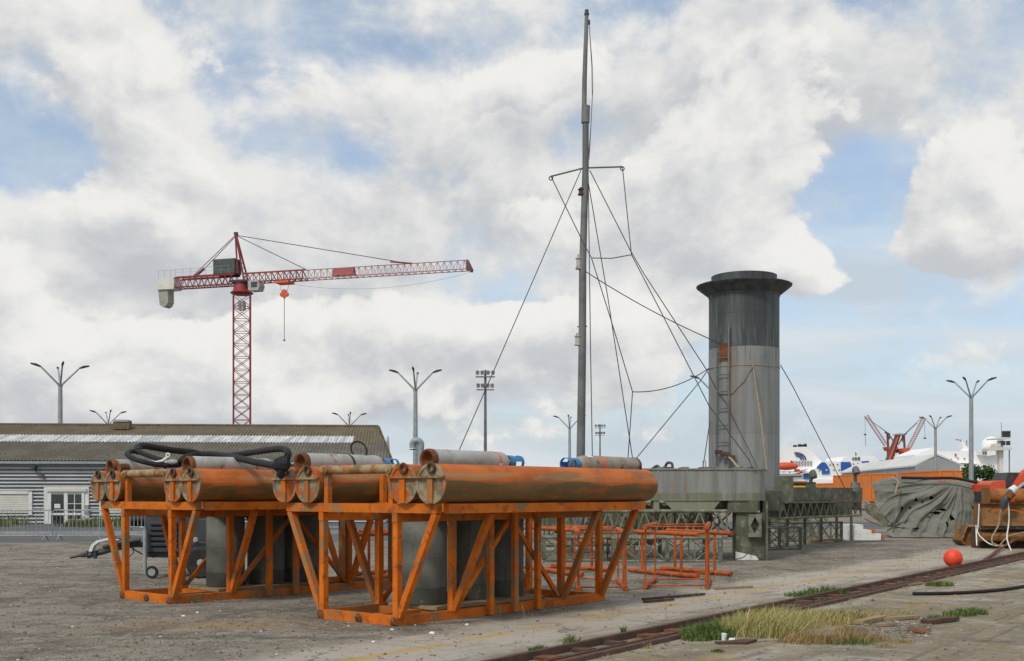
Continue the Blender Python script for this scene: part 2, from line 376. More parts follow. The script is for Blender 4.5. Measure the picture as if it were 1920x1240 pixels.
M['ship_glass'] = mk('ship_window', (.10, .11, .12), (.14, .15, .16), .5, rough=.2, bmp=0)
M['hall_grey'] = mk('grey_cladding', (.30, .315, .32), (.265, .28, .285), .3, rough=.6, bmp=0)
M['hall_roof'] = mk('pale_roof', (.62, .63, .61), (.56, .57, .55), .15, rough=.6, bmp=0)
M['excav'] = mk('excavator_orange', (.66, .085, .03), (.55, .075, .03), 2, .4, .65, (.25, .08, .04), 6, .6, .7, .5)
M['bucket'] = mk('rusty_bucket', (.185, .088, .026), (.25, .115, .032), 1.6, .4, .62, (.10, .048, .02), 3, .54, .66, .7)
M['bark'] = mk('bark', (.10, .075, .05), (.07, .05, .035), 4, rough=.9)
M['asphalt'] = mk('asphalt', (.105, .11, .115), (.085, .09, .095), .8, .4, .65, (.13, .132, .132), 20, .55, .7, .9, bmp=.2, rnd=False)
M['kerb'] = mk('kerb_stone', (.36, .355, .335), (.29, .285, .27), 2, rough=.9, rnd=False)
M['lattice'] = mk('olive_lattice', (.135, .14, .085), (.21, .21, .15), 3.5, .42, .58, (.33, .32, .26), 7, .58, .66, .8)
M['lattice_grey'] = mk('grey_lattice', (.20, .205, .17), (.12, .125, .085), 3.5, .42, .58, (.33, .32, .28), 8, .58, .66, .75)
M['dark_olive'] = mk('dark_olive_steel', (.095, .10, .066), (.14, .145, .10), 2.5, .42, .58, (.24, .24, .18), 5, .56, .66, .8)
# ---------------------------------------------------------------- ground, road
RAIL0 = V(.21, 11.44, 0); RDIR = V(.573, .8196, 0).normalized(); RN = V(-RDIR.y, RDIR.x, 0)
def RP(t, d, z=0): return RAIL0 + RDIR * t + RN * d + V(0, 0, z)
def ground_mat():
    m, nt, b = base_mat('yard_surface', .92, 0, .25)
    g = nt.nodes.new('ShaderNodeNewGeometry'); pos = g.outputs['Position']
    x, y, z = sep(nt, pos)
    d = (x - RAIL0.x) * RN.x + (y - RAIL0.y) * RN.y
    t = (x - RAIL0.x) * RDIR.x + (y - RAIL0.y) * RDIR.y
    big = noise(nt, pos, .22, 6, .6, .5); mid = noise(nt, pos, 1.1, 7, .62, .4); fin = noise(nt, pos, 9.0, 6, .7); grit = noise(nt, pos, 42.0, 5, .7)
    # gravel and trodden dirt
    c = mixc(nt, mid.ss(.38, .62), (.305, .268, .215), (.185, .160, .126))
    c = mixc(nt, big.ss(.46, .62) * .7, c, (.345, .308, .255))
    c = mixc(nt, noise(nt, pos, .55, 6, .6, .6).ss(.55, .66) * .55, c, (.31, .215, .125))
    c = mixc(nt, noise(nt, comb(nt, x + 40.0, y * 1.0, 5.0), .85, 7, .66, .5).ss(.53, .61) * .8, c, (.120, .102, .080))
    c = mixc(nt, noise(nt, comb(nt, x - 30.0, y * 1.0, 9.0), 2.2, 7, .66, .5).ss(.56, .66) * .6, c, (.43, .39, .33))
    sp_ = G(420, 1172); e1 = (x - sp_.x) * (1 / 1.5); e2 = (y - sp_.y) * (1 / .55)
    c = mixc(nt, ((e1 * e1 + e2 * e2) * -1.0).exp() * noise(nt, pos, 2.5, 6, .65, .4).ss(.36, .54), c, (.36, .245, .125))
    c = mixc(nt, noise(nt, pos, 5.0, 7, .7, .5).ss(.54, .62) * .65, c, (.115, .096, .076))
    c = mixc(nt, noise(nt, comb(nt, x + 7.0, y, 2.0), 4.2, 7, .7, .5).ss(.56, .63) * .6, c, (.46, .42, .36))
    c = mixc(nt, fin.ss(.55, .72) * .6, c, (.095, .085, .072))
    c = mixc(nt, grit.ss(.56, .70) * .7, c, (.42, .395, .35))
    c = mixc(nt, grit.ss(.56, .36) * .75, c, (.075, .066, .056))
    # concrete apron beside the crane rail
    k = mixc(nt, noise(nt, pos, .9, 7, .62, .3).ss(.36, .66), (.42, .38, .318), (.30, .262, .205))
    k = mixc(nt, noise(nt, comb(nt, t * .35, d * 2.2, 0.0), 1.6, 6, .65, .4).ss(.48, .62) * .8, k, (.195, .168, .128))
    k = mixc(nt, noise(nt, pos, 3.1, 7, .68, .5).ss(.54, .64) * .55, k, (.17, .148, .115))
    k = mixc(nt, noise(nt, pos, .5, 6, .6, .6).ss(.52, .64) * .65, k, (.27, .195, .095))
    lane = d.ss(.45, .9) * (1.0 - d.ss(2.0, 2.6)) * noise(nt, pos, .8, 6, .62, .4).ss(.30, .56)
    k = mixc(nt, lane * .75, k, (.455, .405, .345))
    yard = (1.0 - d.ss(-1.0, -.5)) * noise(nt, comb(nt, x, y, 11.0), .42, 7, .64, .6).ss(.42, .56)
    k = mixc(nt, yard * .7, k, (.225, .185, .115))
    yard2 = (1.0 - d.ss(-1.0, -.5)) * noise(nt, comb(nt, x, y, 17.0), 1.3, 7, .66, .6).ss(.50, .60)
    k = mixc(nt, yard2 * .6, k, (.165, .145, .112))
    k = mixc(nt, noise(nt, comb(nt, x, y, 3.0), 6.0, 7, .7, .4).ss(.55, .64) * .5, k, (.46, .43, .38))
    k = mixc(nt, grit.ss(.56, .72) * .5, k, (.17, .155, .13))
    k = mixc(nt, fin.ss(.60, .74) * .5, k, (.155, .14, .12))
    edge = noise(nt, pos, .5, 6, .65, .4) * 2.6 - 1.3 + noise(nt, pos, 3.5, 5, .65) * .7 - .35
    apron = 1.0 - (d + edge).ss(2.1, 2.9)
    c = mixc(nt, apron, c, k)
    # dark dirt along the rail
    c = mixc(nt, (1.0 - (d.abs() + mid * .5).ss(.38, .85)) * .6, c, (.135, .105, .072))
    # faded yellow line, worn through
    ln = (1.0 - ((d - 1.42 + (fin - .5) * .10).abs()).ss(.06, .12)) * noise(nt, pos, 2.0, 6, .65, .4).ss(.40, .54)
    c = mixc(nt, ln * .7, c, (.50, .31, .065))
    ln2 = (1.0 - ((d + 1.55 + (mid - .5) * .5).abs()).ss(.08, .30)) * noise(nt, pos, 1.3, 6, .6, .4).ss(.42, .58)
    c = mixc(nt, ln2 * .55, c, (.34, .235, .085))
    rut = (1.0 - ((d + 3.10 + (mid - .5) * .12).abs()).ss(.012, .05)).mx(1.0 - ((d + 3.38 + (mid - .5) * .12).abs()).ss(.012, .05)) * noise(nt, pos, 1.5, 5, .6).ss(.36, .5)
    c = mixc(nt, rut * .6, c, (.14, .115, .085))
    vn = nt.nodes.new('ShaderNodeTexVoronoi'); vn.feature = 'DISTANCE_TO_EDGE'; vn.inputs['Scale'].default_value = .55
    nt.links.new(comb(nt, x + (mid - .5) * 1.6 + (fin - .5) * .3, y + (big - .5) * 1.4 + (fin - .5) * .3, 0.0), vn.inputs['Vector'])
    crack = (1.0 - X(nt, vn.outputs['Distance']).ss(.004, .016)) * (1.0 - d.ss(1.9, 2.3)) * noise(nt, pos, .7, 4, .5).ss(.42, .54)
    c = mixc(nt, crack * .75, c, (.10, .085, .062))
    # joints in the slabs
    jt = (1.0 - (t * .2 + (mid - .5) * .02)._m('FRACT').ss(.0, .006)) * (1.0 - d.ss(2.0, 2.2))
    c = mixc(nt, jt * .7, c, (.11, .095, .07))
    nt.links.new(c.s, b.inputs['Base Color'])
    bump(nt, b, fin * .9 + grit * .5 + mid * 1.0, .8, .04)
    return m
M['ground'] = ground_mat()
gb = MB(); gb.add([(-2500, -60, 0), (2500, -60, 0), (2500, 4500, 0), (-2500, 4500, 0)], [(0, 1, 2, 3)])
struct(gb.build('ground', M['ground']))
# road in front of the shed, with a worn edge line, kerb and verge
def strip(name, pts, z, mat): return struct(MB().add([(p[0], p[1], z) for p in pts], [tuple(range(len(pts)))]).build(name, mat, fix=False))
SH_RZ = R(5); SH_O = V(-6.6, 59.8, 0)      # shed: corner of its long front, direction along the front
su = V(math.cos(SH_RZ), math.sin(SH_RZ), 0); sv = V(-su.y, su.x, 0)
def SP(a, b, z=0): return SH_O - su * a + sv * b + V(0, 0, z)   # a = metres along the front from its corner, b = behind the front
strip('road', [SP(60, -20.5), SP(-14, -20.5), SP(-14, -13), SP(60, -13)], .004, M['asphalt'])
strip('road_marking', [SP(60, -16.1), SP(10, -16.1), SP(10, -16.0), SP(60, -16.0)], .008, M['kerb'])
kb = MB(); kb.prism([SP(60, -13.0), SP(-45, -13.0), SP(-45, -12.8), SP(60, -12.8)], (0, 0, .12)); struct(kb.build('kerb', M['kerb']))
strip('pavement', [SP(60, -12.8), SP(-45, -12.8), SP(-45, 0), SP(60, 0)], .10, M['asphalt'])

# loose stones, thicker on the gravel
def stone_mat():
    m, nt, b = base_mat('loose_stone', .9, 0, .3)
    g = nt.nodes.new('ShaderNodeNewGeometry'); r = X(nt, g.outputs['Random Per Island'])
    c = mixc(nt, r.ss(0, 1), (.12, .105, .085), (.30, .27, .23)); c = mixc(nt, r.ss(.965, .975), c, (.50, .48, .44))
    nt.links.new(c.s, b.inputs['Base Color']); return m
M['stone'] = stone_mat()
def stones(n):
    mb = MB(); rnd = random.Random(5)
    base = [(0, 0, 1), (1, 0, 0), (0, 1, 0), (-1, 0, 0), (0, -1, 0), (0, 0, -.6)]
    fs = [(0, 1, 2), (0, 2, 3), (0, 3, 4), (0, 4, 1), (5, 2, 1), (5, 3, 2), (5, 4, 3), (5, 1, 4)]
    k = 0
    while k < n:
        D = 10.5 + 26 * rnd.random() ** 1.6; x = (rnd.random() - .5) * 0.98 * D
        p = V(x, D, 0); d = (p - RAIL0).dot(RN)
        if d < 2.2 and rnd.random() < .72: continue
        if abs(d) < .5: continue
        s = rnd.choice([.006, .007, .008, .010, .012, .017]) * (1 + rnd.random() * .6) * (2.0 if rnd.random() < .006 else 1)
        a = rnd.random() * 6.28; ca, sa = math.cos(a), math.sin(a); e = .6 + rnd.random() * .5; hh = .45 + .4 * rnd.random()
        mb.add([(x + s * (ca * q[0] - sa * q[1] * e) + s * .2 * rnd.random(), D + s * (sa * q[0] + ca * q[1] * e), s * hh * q[2] + s * .2) for q in base], fs); k += 1
    for _ in range(900):
        p = G(rnd.uniform(1590, 1745), rnd.uniform(1158, 1196)); s = rnd.choice([.008, .010, .014, .018, .026]); a = rnd.random() * 6.28; ca, sa = math.cos(a), math.sin(a); e = .6 + rnd.random() * .5
        mb.add([(p.x + s * (ca * q[0] - sa * q[1] * e), p.y + s * (sa * q[0] + ca * q[1] * e), s * .6 * q[2] + s * .2) for q in base], fs)
    o = mb.build('gravel', M['stone'], fix=False); o['kind'] = 'stuff'; return o
stones(11000)

# crane rail sunk in the apron: running rail, guard rail and the chocks between them
t0, t1 = -3.2, 40
rt = thing('crane_rail', 'rusty crane rail with chocks set flush in the concrete apron, grass along it', 'rail track', RP(0, 0))
def rail_prof(d, w, h):
    mb = MB(RP(0, 0)); mb.prism([RP(t0, d - w / 2, .002), RP(t0, d + w / 2, .002), RP(t0, d + w / 2 * .8, h), RP(t0, d - w / 2 * .8, h)], RDIR * (t1 - t0)); return mb
rail_prof(.0, .085, .075).build('rail', M['rust_dk'], rt)
rail_prof(-.46, .11, .045).build('rail', M['rust_dk'], rt)
rail_prof(-.30, .05, .035).build('guide_strip', M['rust_dk'], rt)
rnd = random.Random(3)
for i in range(56):
    t = t0 + .3 + i * .70 + rnd.uniform(-.06, .06)
    a = MB(RP(0, 0)); w = .10 + rnd.random() * .10
    a.prism([RP(t, -.06, .003), RP(t + .03, -.25, .003), RP(t + w + .08, -.25, .003), RP(t + w, -.06, .003)], (0, 0, .018 + rnd.random() * .022)); a.build('chock', M['rust_dk'] if rnd.random() < .6 else M['rust'], rt)
# ---------------------------------------------------------------- float frames (orange steel, two pairs of tanks on top)
FW, FL = 1.48, 4.45
def make_frame():
    root = thing('float_frame', 'orange steel frame carrying four float tanks, standing beside the yellow line', 'float frame', group='orange float frames')
    o = M['orange']
    def bm(name, p, q, w, h, **k): return MB().beam(p, q, w, h, **k).build(name, o, root)
    # bottom
    for y in (.05, FW - .05): bm('bottom_rail', (0, y, .06), (FL, y, .06), .10, .12)
    for x in (.05, FL - .05): bm('bottom_rail', (x, .10, .06), (x, FW - .10, .06), .10, .12)
    for x in (1.05, 2.24, 3.4): bm('bottom_rail', (x, .10, .05), (x, FW - .10, .05), .08, .09)
    bm('bottom_rail', (.10, .62, .05), (1.01, .62, .05), .07, .09)
    # top: cross beams and long beams
    for x in (.05, 1.05, 2.24, 3.4, 4.36): bm('cross_beam', (x, -.66, 1.4625), (x, FW + .66, 1.4625), .10, .115)
    for y in (-.67, FW + .67):
        for xa, xb in ((.115, 4.41),): bm('long_beam', (xa, y + (.055 if y > 0 else -.055), 1.4625), (xb, y + (.055 if y > 0 else -.055), 1.4625), .09, .118)
    for y in (.05, FW - .05): bm('long_beam', (.0, y, 1.345), (4.4, y, 1.345), .09, .11)
    # posts, flared braces, bracing in the long sides
    for y, s in ((.05, -1), (FW - .05, 1)):
        for x in (.05, 1.05, 3.4, 4.36): bm('post', (x, y, .12), (x, y, 1.29), .085, .085)
        for x in (1.72, 2.24, 2.745): bm('post', (x, y + s * .085, .01), (x, y + s * .085, 1.402), .07, .085, up=(1, 0, 0))
        for x in (.05, 1.05, 3.4, 4.36):
            yb = y + s * .045; yt = (-.62 if s < 0 else FW + .62)
            bm('brace', (x + (.0 if x > .1 else .0), yb, .115), (x, yt, 1.405), .08, .085, up=(1, 0, 0))
        bm('brace', (2.20, y, 1.27), (1.12, y, .15), .05, .06); bm('brace', (2.28, y, 1.27), (3.33, y, .15), .05, .06)
    # uprights that clamp the inner tanks, and the cross pipes
    for x in (.05, 1.05, 3.4, 4.36):
        for y in (.135, FW - .135): bm('upright', (x, y, 1.52), (x, y, 1.90), .075, .075)
    for x in (.05, 3.4): MB().tube([(x, .03, 1.955), (x, FW - .03, 1.955)], .06, 14).build('cross_pipe', M['pale_rust'], root, 40)
    for x in (.05,):
        for y in (.135, FW - .135): MB().lathe([(.055, 0), (.055, .03), (.03, .034), (.03, .05)], (x - .055, y, 1.95), (-1, 0, 0), 14).build('bolt', M['pale_rust'], root, 40)
    # rotten corner ends, gusset plates at the joints
    rn = random.Random(31)
    for y in (.05, FW - .05, .70):
        a = MB(); a.ico((-.012, y, .055), .058, 2, (.45, 1.0, 1.05)); a.v = [p + V(rn.uniform(-1, 1), rn.uniform(-1, 1), rn.uniform(-1, 1)) * .010 for p in a.v]; a.build('corner_cap', M['rust'], root)
    for y, s in ((.05, -1), (FW - .05, 1)):
        for x in (.05, 1.05, 3.4, 4.36):
            yo = y + s * .052
            MB().prism([(x - .05, yo, .122), (x + .05, yo, .122), (x + .05, yo, .24), (x - .05, yo, .30)], (0, s * .008, 0)).build('gusset', o, root)
            yt = -.722 if s < 0 else FW + .722
            for dx in (-.03, .03): MB().lathe([(.014, 0), (.014, .012), (.008, .016)], (x + dx + .12, yt, 1.465), (0, s, 0), 8).build('bolt', M['rust_dk'], root)
    # tanks
    for y in (-.628, -.158, FW + .158, FW + .628):
        r = .243; prof = [(r, 0), (r, 4.58)] + [(r - .17 + .17 * math.cos(a), 4.58 + .17 * math.sin(a)) for a in [R(x) for x in range(10, 91, 10)]] + [(.001, 4.755)]
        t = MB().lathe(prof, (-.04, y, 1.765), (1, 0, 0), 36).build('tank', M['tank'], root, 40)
        e = MB().lathe([(.247, 0), (.247, .02), (.21, .022), (.205, .010), (.001, .010)], (-.042, y, 1.765), (-1, 0, 0), 36); e.build('end_plate', M['plate'], t, 40)
        MB().box(-.082, -.0525, y - .045, y + .045, 1.53, 1.83).build('stiffener', M['orange'], t)
        MB().box(-.10, -.0525, y - .236, y + .236, 1.832, 1.856).build('stiffener', M['pale_rust'], t)
        g = MB(); g.tube(arc((-.075, y - .02, 1.955), .055, 0, 2 * math.pi * 23 / 24, 23, (0, 1, 0), (0, 0, 1)), .017, 8, closed=True); g.build('lifting_lug', M['rust_dk'], t, 40)
        g = MB(); g.tube(arc((4.45, y, 2.0), .05, 0, math.pi, 10, (1, 0, 0), (0, 0, 1)), .015, 7); g.build('lifting_lug', M['rust_dk'], t, 40)
    # plate added over the middle bay only to shade the cylinders
    MB().box(1.10, 3.35, .14, FW - .14, 1.370, 1.401).build('shade_plate', M['dark_olive'], root)
    return root
frame = make_frame()
frame2 = copy_tree(frame)
frame2['label'] = 'orange float frame with black hoses lying over its tanks, in front of the long shed'
F1 = (V(-1.42, 14.2, 0), math.atan2(.768, .64)); F2 = (V(-5.06, 17.02, 0), math.atan2(.733, .68))
for f, (loc, rz) in ((frame, F1), (frame2, F2)): f.location = loc; f.rotation_euler.z = rz
def FP(F, x, y, z): return F[0] + Matrix.Rotation(F[1], 3, 'Z') @ V(x, y, z)

# timber and concrete cylinders standing inside the frames
def boards():
    root = thing('timber_platform', 'sawn timber boards under the concrete cylinders of the frame by the yellow line', 'boards', group='timber boards inside the float frames')
    for i in range(3):
        y = .26 + i * .33; MB().box(.98 + .03 * i, 3.28 - .05 * i, y, y + .315, .105, .150).build('board', M['timber'], root)
    for x in (1.3, 2.1, 3.0): MB().box(x, x + .12, .22, 1.25, .004, .098).build('bearer', M['timber'], root)
    return root
def cylinder():
    root = thing('concrete_cylinder', 'x', 'cylinder', group='concrete cylinders standing in the float frames')
    MB().lathe([(.29, 0), (.305, .02), (.305, 1.19), (.29, 1.21)], (0, 0, 0), (0, 0, 1), 40).build('shell', M['concrete_cyl'], root, 40)
    MB().tube(arc((.22, -.24, .10), .05, 0, 6.0, 16, (.74, .67, 0), (0, 0, 1)), .022, 7, closed=True).build('eye', M['rust_dk'], root, 40)
    return root
b0 = boards(); c0 = cylinder(); first = True
which = {0: 'closest to its open end', 1: 'in the middle of the three', 2: 'at its far end'}
for F, txt, xs in ((F1, 'frame by yellow line', (1.25, 2.15, 2.9)), (F2, 'frame under hoses', (1.42, 2.2, 2.9))):
    b = b0 if first else copy_tree(b0); b.location = F[0]; b.rotation_euler.z = F[1]
    if not first: b['label'] = 'sawn timber boards under the concrete cylinders of the frame with hoses on top'
    for i, x in enumerate(xs):
        c = c0 if (first and i == 0) else copy_tree(c0)
        c['label'] = 'grey concrete cylinder inside the orange ' + txt + ', ' + which[i]
        c.location = FP(F, x, .74, .150); c.rotation_euler.z = F[1] + .4 * i
    first = False

# gas cylinders lying in the valleys between tanks
def gas_cylinder():
    root = thing('gas_cylinder', 'x', 'gas cylinder', group='gas cylinders lying on the float tanks')
    r = .133
    body = [(.055, .09), (.085, .055), (.098, .0), (.118, -.012), (.131, .01), (r, .05), (r, 1.33)] + [(r * math.cos(a) * .8 + r * .2, 1.33 + .16 * math.sin(a)) for a in [R(q) for q in range(12, 85, 12)]] + [(.045, 1.50), (.045, 1.56)]
    MB().lathe([(.001, .095)] + body + [(.001, 1.56)], (0, 0, 0), (1, 0, 0), 32, cap=False).build('body', M['gas_grey'], root, 35)
    MB().lathe([(.001, .088), (.056, .084), (.083, .050), (.095, -.008), (.118, -.022), (.135, .004), (.1365, .06)], (0, 0, 0), (1, 0, 0), 32, cap=False).build('foot_ring', M['rust'], root, 35)
    MB().lathe([(.052, 1.555), (.058, 1.575), (.058, 1.60), (.03, 1.605), (.03, 1.66)], (0, 0, 0), (1, 0, 0), 20).build('valve', M['galv'], root, 35)
    g = MB()
    def ring(x0, x1, r0):
        g.lathe([(r0, x0), (r0, x1), (r0 - .008, x1), (r0 - .008, x0), (r0, x0)], (0, 0, 0), (1, 0, 0), 28, cap=False)
    ring(1.50, 1.60, .092); ring(1.72, 1.77, .092)
    for k in range(3):
        a = k * 2.094 + .5
        g.prism([(1.59, .084 * math.cos(a + q), .084 * math.sin(a + q)) for q in (-.45, 0, .45)] + [(1.59, .0925 * math.cos(a + q), .0925 * math.sin(a + q)) for q in (.45, 0, -.45)], (.14, 0, 0))
    g.build('valve_guard', M['blue'], root, 40)
    return root
def strap(root, x0, x1, mat, name='strap', tilt=.0):
    pts = []
    for k in range(21):
        a = 2 * math.pi * k / 20; pts.append((x0 + (x1 - x0) * (.5 - .5 * math.cos(a)), .1355 * math.cos(a + tilt), .1355 * math.sin(a + tilt)))
    mb = MB(); w = .045
    vs = []; fs = []
    for p in pts: vs += [(p[0], p[1], p[2]), (p[0] + w, p[1], p[2])]
    for k in range(20): fs.append((2 * k, 2 * k + 2, 2 * k + 3, 2 * k + 1))
    mb.add(vs, fs); mb.build(name, mat, root, 60)
def patch(root, x0, x1, a0, a1, mat, name):
    vs, fs = [], []
    for k in range(7):
        a = a0 + (a1 - a0) * k / 6; vs += [(x0, .1365 * math.cos(a), .1365 * math.sin(a)), (x1, .1365 * math.cos(a), .1365 * math.sin(a))]
    for k in range(6): fs.append((2 * k, 2 * k + 2, 2 * k + 3, 2 * k + 1))
    MB().add(vs, fs).build(name, mat, root, 60)
g0 = gas_cylinder()
spots = [(F1, .13, -.393, 0, 'grey gas cylinder with orange strap, on the tanks next to the bent exhaust pipe'),
         (F1, 4.68, -.393, 1, 'rust-stained gas cylinder with white label and orange strap, at the domed tank ends'),
         (F1, .03, FW + .393, 0, 'thin grey gas cylinder with rusty foot lying below the upright black ring'),
         (F2, .03, -.393, 0, 'gas cylinder with rusty foot lying in front of the black hoses'),
         (F2, .03, FW + .393, 0, 'grey gas cylinder lying under the looped black hose, beside the shed roof')]
cyls = []
for i, (F, x, y, flip, lab) in enumerate(spots):
    g = g0 if i == 0 else copy_tree(g0)
    g['label'] = lab; g.location = FP(F, x, y, 2.062); g.rotation_euler = (0.6 * i, 0, F[1] + (math.pi if flip else 0)); cyls.append(g)
for ch in [o for o in bpy.data.objects if o.parent == cyls[1] and o.name.startswith('body')]:
    ch.data = ch.data.copy(); ch.data.materials[0] = M['gas_rusty']
strap(cyls[0], 1.08, 1.22, M['strap']); patch(cyls[0], 1.20, 1.27, 3.3, 4.3, M['paper'], 'label_sticker')
strap(cyls[1], .92, 1.08, M['strap']); strap(cyls[1], 1.02, .90, M['strap'], tilt=.5)
patch(cyls[1], 1.20, 1.33, .3, 2.0, M['paper'], 'label_sticker'); patch(cyls[1], 1.16, 1.22, 2.6, 3.4, M['paper'], 'label_sticker')
strap(cyls[2], .80, .84, M['dark_metal']); strap(cyls[4], .86, .92, M['hose'])
# rust lump beside the far cylinder's foot
# hoses on the second frame
def hose(label, pts, r, fit=None):
    o = thing('hose', label, 'hose', P(*pts[0]), group='black hoses on the float tanks')
    MB(o.location).tube(curve_pts([P(*p) for p in pts], 7), r, 12).build('hose_body', M['hose'], o, 50)
    return o
z = lambda u, v, D: (220 + u / 5.647, 820 + v / 5.647, D)
hose('thin black hose bent in a loop over the grey gas cylinder', [z(470, 245, 18.2), z(330, 195, 18.6), z(200, 150, 18.9), z(120, 160, 18.7), z(110, 190, 18.3), z(220, 245, 18.0), z(420, 290, 18.0), z(600, 300, 18.1), z(690, 285, 18.2)], .040)
hose('thick black hose arching behind the loop and above the gas cylinder', [z(215, 150, 19.0), z(215, 110, 19.3), z(280, 92, 19.5), z(400, 110, 19.7), z(560, 135, 19.9), z(700, 150, 20.2), z(800, 160, 20.5), z(900, 190, 20.8)], .058)
hose('thick black hose running from the loop down to the black coupling', [z(640, 290, 18.2), z(690, 235, 18.1), z(780, 195, 18.2), z(920, 180, 18.3), z(1080, 188, 18.0), z(1250, 215, 17.4), z(1450, 262, 16.6), z(1680, 302, 15.7)], .050)
hose('black hose rising to a bend above the black coupling', [z(1150, 200, 18.6), z(1300, 180, 18.2), z(1500, 150, 17.4), z(1680, 125, 16.4), z(1770, 130, 16.0), z(1810, 170, 15.7), z(1790, 235, 15.6)], .048)
cp = thing('hose_coupling', 'black hose coupling wrapped in cord, hanging at the tank end plate', 'coupling', P(*z(1740, 300, 15.4)))
rnd = random.Random(8)
for nm, (u, v), s, sq in (('coupling_body', (1745, 285), .10, (1.1, .9, 1.2)), ('coupling_body', (1735, 360), .075, (.8, .8, 1.5)), ('flange', (1690, 300), .07, (.7, .9, 1)), ('cord_wrap', (1790, 215), .05, (.8, .8, 1.4))):
    a = MB(cp.location); a.ico(P(*z(u, v, 15.25)), s, 2, sq); a.v = [p + V(rnd.uniform(-1, 1), rnd.uniform(-1, 1), rnd.uniform(-1, 1)) * .014 for p in a.v]; a.build(nm, M['hose'], cp)
tag(MB().tube(arc(FP(F1, 1.15, FW + .47, 2.27), .145, 0, 2 * math.pi * 39 / 40, 39, (.8, -.3, -.32), (.1, .3, .75)), .014, 8, closed=True).build('hose_ring', M['hose'], None, 50), 'upright ring of thin black hose on the tanks in front of the shed roof end', 'hose ring')
br = thing('cable_clamp', 'white metal clamp with a round eye beside the looped hose', 'clamp', P(*z(530, 210, 18.0)))
MB(br.location).tube(arc(P(*z(535, 190, 18)), .028, 0, 5.9, 14, (1, 0, 0), (0, 0, 1)), .011, 7, closed=True).build('eye', M['white'], br, 40)
MB(br.location).tube([P(*z(525, 215, 18)), P(*z(480, 250, 18)), P(*z(405, 262, 18))], [.02, .022, .012], 8).build('shank', M['white'], br, 40)
MB(br.location).ico(P(*z(580, 262, 18)), .06, 2, (1.6, .7, .7)).build('clamp_body', M['gas_grey'], br, 40)
rl = thing('rust_lump', 'rusted pipe stub lying at the foot of the far gas cylinder', 'pipe stub', FP(F2, .02, FW + .10, 2.05))
MB().lathe([(.03, 0), (.062, 0), (.066, .03), (.062, .16), (.03, .17)], (0, 0, 0), (math.cos(F2[1]), math.sin(F2[1]), .05), 18).build('stub', M['rust'], rl, 40)
# ---------------------------------------------------------------- salvage platform with the funnel
def shaft_mat():
    m, nt, b = base_mat('funnel_grey', .55, .15, .4); v, o = ocoord(nt, False); x, y, z = sep(nt, o)
    vs, _ = ocoord(nt, False, (3.5, 3.5, .22))
    c = mixc(nt, noise(nt, vs, 1.6, 6, .62).ss(.36, .66), (.285, .292, .285), (.190, .200, .198))
    c = mixc(nt, noise(nt, v, .9, 5, .6).ss(.45, .7) * .5, c, (.29, .295, .285))
    c = mixc(nt, noise(nt, vs, 2.9, 6, .65).ss(.58, .70) * .5, c, (.25, .19, .13))
    seam = (1.0 - ((z - 1.8).abs() / .012).mn(1.0)).mx(1.0 - ((z - 3.2).abs() / .012).mn(1.0))
    c = mixc(nt, seam * .5, c, (.12, .12, .115))
    rs = (1.0 - ((x + .48).abs() / .20).mn(1.0)) * z.ss(2.9, 4.0) * noise(nt, vs, 3.0, 5, .6).ss(.36, .58)
    c = mixc(nt, rs * .75, c, (.25, .12, .055))
    rs2 = (1.0 - ((x - .72).abs() / .22).mn(1.0)) * (1.0 - z.ss(.4, 1.9)) * noise(nt, vs, 3.0, 5, .6).ss(.40, .60)
    c = mixc(nt, rs2 * .8, c, (.27, .14, .075))
    ang = y._m('ARCTAN2', x) * .955; pl_ = ang._m('FLOOR') * 3.1 + ((z - 1.8) * .714)._m('FLOOR') * 7.7
    wn = nt.nodes.new('ShaderNodeTexWhiteNoise'); wn.noise_dimensions = '1D'; nt.links.new(pl_.s, wn.inputs['W'])
    c = mixc(nt, X(nt, wn.outputs['Value']) * .35, c, (.165, .172, .168))
    vseam = 1.0 - ((ang._m('FRACT') - .5).abs() - .5).abs().ss(.004, .012)
    c = mixc(nt, vseam * .5, c, (.11, .112, .108))
    drip = z.ss(4.7, 5.46) * noise(nt, vs, 3.4, 5, .6).ss(.52, .62)
    c = mixc(nt, drip * .7, c, (.085, .09, .092))
    nt.links.new(c.s, b.inputs['Base Color']); bump(nt, b, noise(nt, v, 3.0, 4, .5) + seam * -.5 + vseam * -.5, .2, .02); return m
def black_mat():
    m, nt, b = base_mat('funnel_black', .6, 0, .35); vs, o = ocoord(nt, False, (3.0, 3.0, .25)); v = o
    c = mixc(nt, noise(nt, vs, 1.6, 6, .62).ss(.38, .66), (.048, .054, .057), (.088, .097, .101))
    c = mixc(nt, noise(nt, vs, 3.6, 6, .65).ss(.57, .70) * .6, c, (.14, .15, .152))
    x, y, z = sep(nt, o)
    pale = (1.0 - z.ss(5.5, 6.4)) * noise(nt, vs, 4.2, 6, .65).ss(.50, .62)
    c = mixc(nt, pale * .6, c, (.17, .18, .182))
    sm = 1.0 - ((z - 6.35).abs() / .012).mn(1.0); c = mixc(nt, sm * .6, c, (.025, .027, .028))
    nt.links.new(c.s, b.inputs['Base Color']); bump(nt, b, noise(nt, v, 2.5, 4, .5), .15, .02); return m
